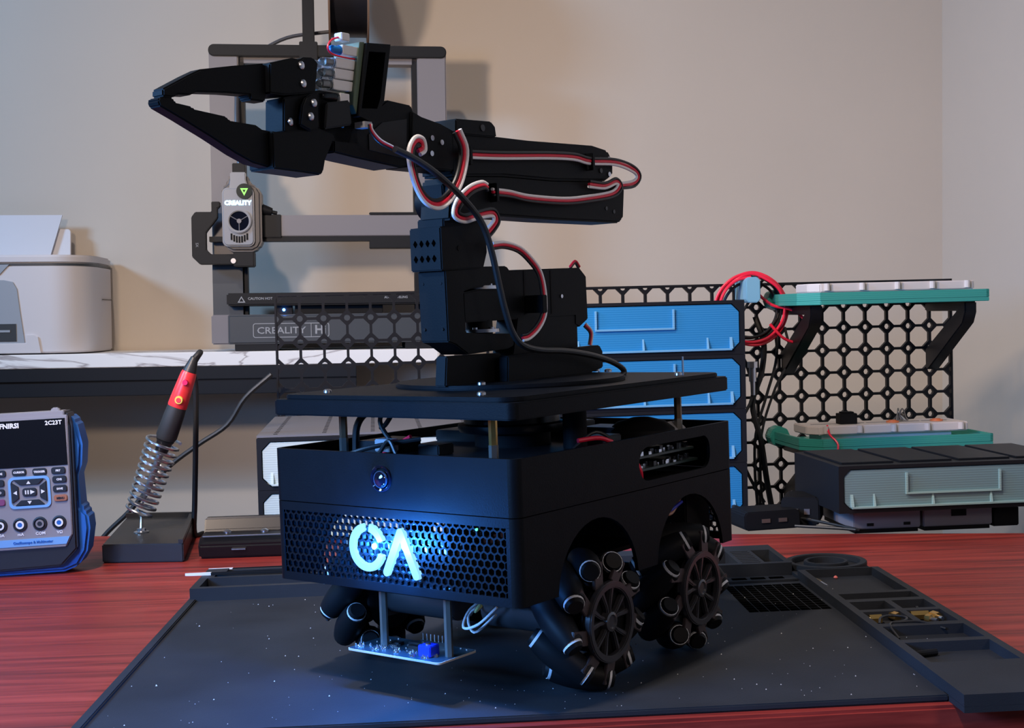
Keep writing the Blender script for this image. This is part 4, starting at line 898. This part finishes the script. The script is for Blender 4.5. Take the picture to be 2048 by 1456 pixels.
wheel(-11, ax_f, 1, 1, 'front right mecanum wheel with black rollers'); wheel(-11, ax_r, 1, -1, 'rear right mecanum wheel with black rollers')
wheel(-WD+11, ax_f, -1, -1, 'front left mecanum wheel with black rollers'); wheel(-WD+11, ax_r, -1, 1, 'rear left mecanum wheel with black rollers')
MOT = mat('motor_grey', (0.10, 0.10, 0.11), 0.4, 0.6)
for x0, x1, y in ((-28, -86, ax_f), (-28, -86, ax_r), (-WD+28, -WD+86, ax_f), (-WD+28, -WD+86, ax_r)):
    mo = rob.part('drive_motor', MB().cyl((x0, y, ax_z), (x1, y, ax_z), 12.5, n=24), MOT, bevel=0.8)
    rob.part('motor_bracket', MB().box(min(x0, x0+(6 if x0 > -99 else -6)), max(x0, x0+(6 if x0 > -99 else -6)), y-14, y+14, ax_z-14, 71), HUB, parent=mo)
for q_, m_ in (([(-88, ax_f, 54), (-100, ax_f-6, 44), (-94, ax_f-20, 36), (-80, ax_f-22, 40), (-66, ax_f-20, 52)], WIREW), ([(-88, ax_f, 50), (-104, ax_f-2, 40), (-90, ax_f-14, 32), (-70, ax_f-16, 46)], WIREW), ([(-86, ax_f-4, 52), (-82, ax_f-22, 48), (-70, ax_f-26, 60)], mat('yellow_wire', (0.7, 0.75, 0.3), 0.5))):
    rob.part('motor_lead', MB().tube(q_, 0.9, 8), m_)

# ---- line sensor board under the front
sb = rob.part('sensor_board', MB().prism(rrect(-140, -64, 2, 38, 2.5, 3), 29, 30.6, 'z'), PCBK, bevel=0.25)
rob.part('board_edge', MB().ring(rrect(-140.3, -63.7, 1.7, 38.3, 2.6, 3), rrect(-139.6, -64.4, 2.4, 37.6, 2.2, 3), 29.2, 30.4, 'z'), mat('pale_board_edge', (0.45, 0.42, 0.38), 0.5), parent=sb)
mb = MB(); mc = MB(); rnd = random.Random(2)
for k in range(5):
    for i in range(9):
        x = -135+k*14.5+rnd.uniform(-4.5, 4.5); y = 5+rnd.uniform(0, 9)
        mb.lathe((x, y, 30.6), (0, 0, 1), [(0, 0.9), (0.9, 0.6), (rnd.uniform(1.2, 2.2), 0.15)], 6)
for k in range(26):
    x = rnd.uniform(-136, -68); y = rnd.uniform(14, 36); mb.box(x-0.5, x+0.5, y-0.3, y+0.3, 30.6, 31.2)
for k in range(8): mb.box(-124+k*1.5, -123.4+k*1.5, 18, 22, 30.6, 31.8)
o = rob.part('solder_joint', mb, SOLDER, parent=sb); o['kind'] = 'stuff'
for x, y, a_, c_ in ((-118, 24, 8, 5), (-100, 22, 10, 4), (-104, 30, 14, 5)):
    rob.part('chip', MB().box(x-a_/2, x+a_/2, y-c_/2, y+c_/2, 30.6, 32.4), CHIP, parent=sb)
rob.part('trimmer', MB().box(-86, -76, 8, 17, 30.6, 37.5), mat('blue_trimmer', (0.01, 0.03, 0.55), 0.4), parent=sb, bevel=0.5)
rob.part('trimmer_screw', MB().cyl((-81, 12, 37.4), (-81, 12, 38.4), 1.6), BRASS, parent=sb)
rob.part('pin_header', MB().box(-106, -84, 33.5, 36, 30.6, 33), CHIP, parent=sb)
for k in range(7): rob.part('pin', MB().box(-105+k*3.2, -104.3+k*3.2, 34.4, 35.1, 33, 37), SOLDER, parent=sb)
for x in (-121.5, -68.5): rob.part('board_standoff', MB().cyl((x, 17, 30.6), (x, 17, 72), 2.6, n=6), mat('dull_grey_standoff', (0.22, 0.22, 0.20), 0.45, 0.7), smooth=False)

# ---- arm
def slab(name, key, th, m=ARM, parent=None, bevel=0.8, du=0.0):
    u0, poly = ARMP[key]
    return rob.part(name, MB().prism(poly, u0+du-th, u0+du, 'x'), m, parent=parent, bevel=bevel)
ft = slab('turret_foot', 'turret_foot', 9)
rob.part('foot_socket', MB().box(-112, -84, 104, 200, 193, 209), ARM, bevel=1)
slab('foot_rail', 'foot_rail', 8)
slab('servo_tower', 'tower', 18)
yb = slab('yaw_bracket', 'yaw_bracket', 23)
ys = slab('yaw_servo', 'yaw_servo', 20, du=-1.5)
for vv in (134, 165): rob.part('servo_seam', MB().box(-89.6, -89.2, vv, vv+2, 236, 266), DARK, parent=ys)
rob.part('servo_screw', MB().cyl((-89.6, 178, 248), (-88.8, 178, 248), 1.4, n=10), STEEL, parent=ys)
rob.part('servo_axle', MB().cyl((-99, 96, 224), (-99, 96, 256), 9, n=24), ARM, parent=ys)
for z in (225.5, 254.0):
    h_ = rob.part('servo_horn', MB().cyl((-99, 97, z), (-99, 97, z+2.2), 13, n=28), STEEL, parent=yb)
    for k in range(5):
        a = 2*math.pi*k/5; rob.part('horn_screw', MB().cyl((-99+9.5*math.cos(a), 97+9.5*math.sin(a), z+2.1), (-99+9.5*math.cos(a), 97+9.5*math.sin(a), z+3.4), 1.7, n=10), STEEL, parent=yb)
for x in (-107, -92):
    for z in (229, 258): rob.part('bracket_hole', MB().cyl((x, 49.7, z), (x, 50.4, z), 1.0, n=10), DARK, parent=yb)
hb = slab('hole_bracket', 'hole_bracket', 26)
for z in (283.2, 273.6):
    for k in range(4):
        x = -107+5.1*k
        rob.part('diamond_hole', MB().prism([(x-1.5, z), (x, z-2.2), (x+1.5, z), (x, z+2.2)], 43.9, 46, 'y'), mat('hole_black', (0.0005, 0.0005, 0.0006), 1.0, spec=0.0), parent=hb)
rob.part('bracket_screw', MB().cyl((-86.2, 62, 280), (-85.6, 62, 280), 1.8, n=12), DARK, parent=hb)
rob.part('bracket_cap', MB().box(-110, -88, 50, 92, 291, 299), ARM, parent=hb, bevel=0.8)
sc = slab('shoulder_column', 'shoulder_column', 19)
rob.part('shoulder_disc', MB().cyl((-121, 72, 311), (-112, 72, 311), 12, n=32), ARM, parent=sc, bevel=1)
ua = slab('upper_arm', 'upper_arm', 26, bevel=1.6)
fa = slab('forearm', 'forearm', 26, bevel=1.6)
cp = slab('forearm_cap', 'forearm_cap', 24, parent=fa)
rob.part('cap_screw', MB().cyl((-80.2, 83, 357), (-79.4, 83, 357), 2.2, n=12), CHIP, parent=fa)
for vv, zz in ((222, 346), (222, 338), (233, 347), (233, 336)):
    rob.part('joint_screw', MB().cyl((-82.2, vv, zz), (-81.2, vv, zz), 1.8, n=12), STEEL if vv > 230 else CHIP, parent=fa)
for vv, zz, host in ((66, 338, fa), (205, 343, fa), (92, 316, ua)):
    rob.part('wire_clip', MB().box(-82.5, -76, vv-1.5, vv+1.5, zz-6, zz+6), ARM, parent=host, bevel=0.4)
for vv, zz in ((238, 309), (228, 311)):
    rob.part('arm_screw', MB().cyl((-82.2, vv, zz), (-81.6, vv, zz), 1.5, n=10), CHIP, parent=ua)
wb = slab('wrist_bracket', 'wrist_bracket', 22)
for vv, zz in ((35, 347), (34, 337.5), (44, 345)):
    rob.part('wrist_screw', MB().cyl((-82.2, vv, zz), (-81.3, vv, zz), 1.7, n=12), STEEL, parent=wb)
ws = slab('wrist_servo', 'wrist_servo', 22)
rob.part('servo_panel', MB().prism([(-8, 353), (14, 357), (12, 333), (-20, 336), (-20, 345)], -84.2, -83.4, 'x'), CHAR, parent=ws)
# gripper
gb = slab('gripper', 'gripper_base', 15)
uf = slab('upper_finger', 'upper_finger', 9, parent=gb); slab('upper_jaw_block', 'upper_block', 20, parent=gb)
lf = slab('lower_finger', 'lower_finger', 9, parent=gb); slab('lower_jaw_block', 'lower_block', 20, parent=gb)
slab('jaw_link', 'finger_link', 3, parent=gb)
slab('gripper_servo', 'gripper_servo', 22, m=CHAR, parent=gb)
rob.part('gripper_core', MB().box(-104, -84, -60, -28, 338, 366), ARM, parent=gb, bevel=1)
for vv, zz, uu in ((-73.9, 378.4, -82), (-73, 368.6, -82), (-67.4, 358.2, -80), (-70.2, 350.5, -80), (-82, 347, -84)):
    rob.part('gripper_screw', MB().lathe((uu, vv, zz), (1, 0, 0), [(0, 2.3), (0.8, 2.2), (1.4, 1.3), (1.5, 0.2)], 14), STEEL, parent=gb)
# light board on the gripper
lb = rob.part('light_bracket', MB().ring([(-24.2, 396.8), (-4.0, 398.4), (-11.5, 364.9), (-21.0, 350.7), (-33, 354.0)], [(-22.8, 392.0), (-8.6, 393.2), (-14.6, 366), (-17.8, 359.5), (-31, 358.5)], -100, -78, 'x'), ARM)
slab('light_board', 'led_pcb', 20, m=mat('board_edge_green', (0.10, 0.14, 0.09), 0.5), parent=lb, bevel=0.2)
rob.part('bracket_back', MB().prism([(-22.8, 392), (-8.6, 393.2), (-14.6, 366), (-17.8, 359.5), (-31, 358.5)], -100, -98, 'x'), ARM, parent=lb)
for k, (vA, vB, zz) in enumerate(((-46.2, -25.5, 383.6), (-47.4, -27.5, 377.4), (-49.0, -29.5, 371.0))):
    for j, uu in enumerate((-85, -95)):
        rob.part('lamp_socket', MB().box(uu-2.9, uu+2.9, vA, vB, zz-2.8, zz+2.8), WHITE, parent=lb, bevel=0.3)
        rob.part('clear_lamp', MB().lathe((uu, vA, zz), (0, -1, 0), [(0, 2.9), (1, 2.9), (1, 2.5), (7, 2.5), (9, 1.9), (10.2, 1.0), (10.5, 0.1)], 14), GLASS, parent=lb)
        rob.part('lamp_core', MB().box(uu-0.7, uu+0.7, vA-6, vA, zz-1.2, zz+1.2), NICK, parent=lb)
rob.part('lamp_socket', MB().box(-87, -81, -41.4, -25, 388.6, 394), WHITE, parent=lb, bevel=0.3)
rob.part('blue_lamp', MB().lathe((-84, -41.4, 391), (0, -1, 0), [(0, 2.9), (0.8, 2.9), (0.8, 2.5), (6, 2.5), (8, 1.6), (8.6, 0.2)], 14), mat('blue_lamp', (0.01, 0.16, 0.5), 0.15), parent=lb)
rob.part('tan_connector', MB().box(-87.5, -80.5, -29, -24.5, 389.5, 394), mat('tan_plastic', (0.55, 0.40, 0.26), 0.5), parent=lb)
rob.part('lamp_socket', MB().box(-87, -81, -45, -37.3, 361.2, 366.4), WHITE, parent=lb, bevel=0.3)
rob.part('clear_lamp', MB().lathe((-84, -45, 363.8), (0, -1, 0), [(0, 2.9), (1, 2.9), (1, 2.5), (8, 2.5), (11, 1.9), (12.6, 1.0), (13, 0.1)], 14), GLASS, parent=lb)
rob.part('lamp_leg', MB().tube([(-83, -41, 361.5), (-82, -41.5, 356), (-82.5, -42.5, 350), (-82, -43, 347)], 0.8, 6), NICK, parent=lb)
rob.part('lamp_lead', MB().tube([(-84, -24, 388), (-82, -36, 387), (-81, -50, 387.5), (-81, -53.5, 391), (-83, -48, 396), (-84, -40, 399)], 0.6, 6), WIRER, parent=lb)
rob.part('lead_plug', MB().box(-87, -81, -42, -35, 396.5, 401), WHITE, parent=lb, bevel=0.4)
rob.part('board_plug', MB().box(-86, -76, -31, -25, 347.5, 351), mat('grey_terminal', (0.35, 0.35, 0.37), 0.5), parent=lb)
# servo leads
def ribbon(key, order=(WIREK, WIRER, WIREW), pitch=1.5, rr=0.8, name='servo_lead', du=0.0):
    u0, path = WIREP[key]; n = len(path); host = None
    for k, m_ in enumerate(order):
        off = (k-(len(order)-1)/2)*pitch; pts = []
        for i, (vv, zz) in enumerate(path):
            a = path[max(i-1, 0)]; c = path[min(i+1, n-1)]; dv, dz = c[0]-a[0], c[1]-a[1]; L = math.hypot(dv, dz) or 1
            pts.append((u0+du+0.25*off, vv - dz/L*off, zz + dv/L*off))
        o = rob.part(name if host is None else 'lead_strand', MB().tube(pts, rr, 8), m_, parent=host)
        if host is None: host = o
    return host
ribbon('loop1', (WIREK, WIRER, WIREW), 2.4, 1.3)
ribbon('fore', (WIREW, WIRER, WIREK), 1.9, 1.0)
ribbon('low', (WIREK, WIRER, WIREW), -1.9, 1.0)
ribbon('lo2', (WIREK, WIRER, WIREW), -2.1, 1.15)
ribbon('yaw', (WIREK, WIRER, WIREW), 1.7, 0.95)
ribbon('tail', (WIREK, WIRER), 1.5, 0.9); ribbon('tail2', (WIREK, WIRER, WIREW), 1.3, 0.7)
ribbon('led_wire', (WIREK, WIRER, WIREW), 1.0, 0.55)
rob.part('lead_clip', MB().box(-89, -74, 134, 139.5, 237, 249), DARK, bevel=0.5)
rob.part('arm_cable', MB().tube([(-66, v, z) for v, z in WIREP['cable'][1]], 2.1, 10), WIREK)
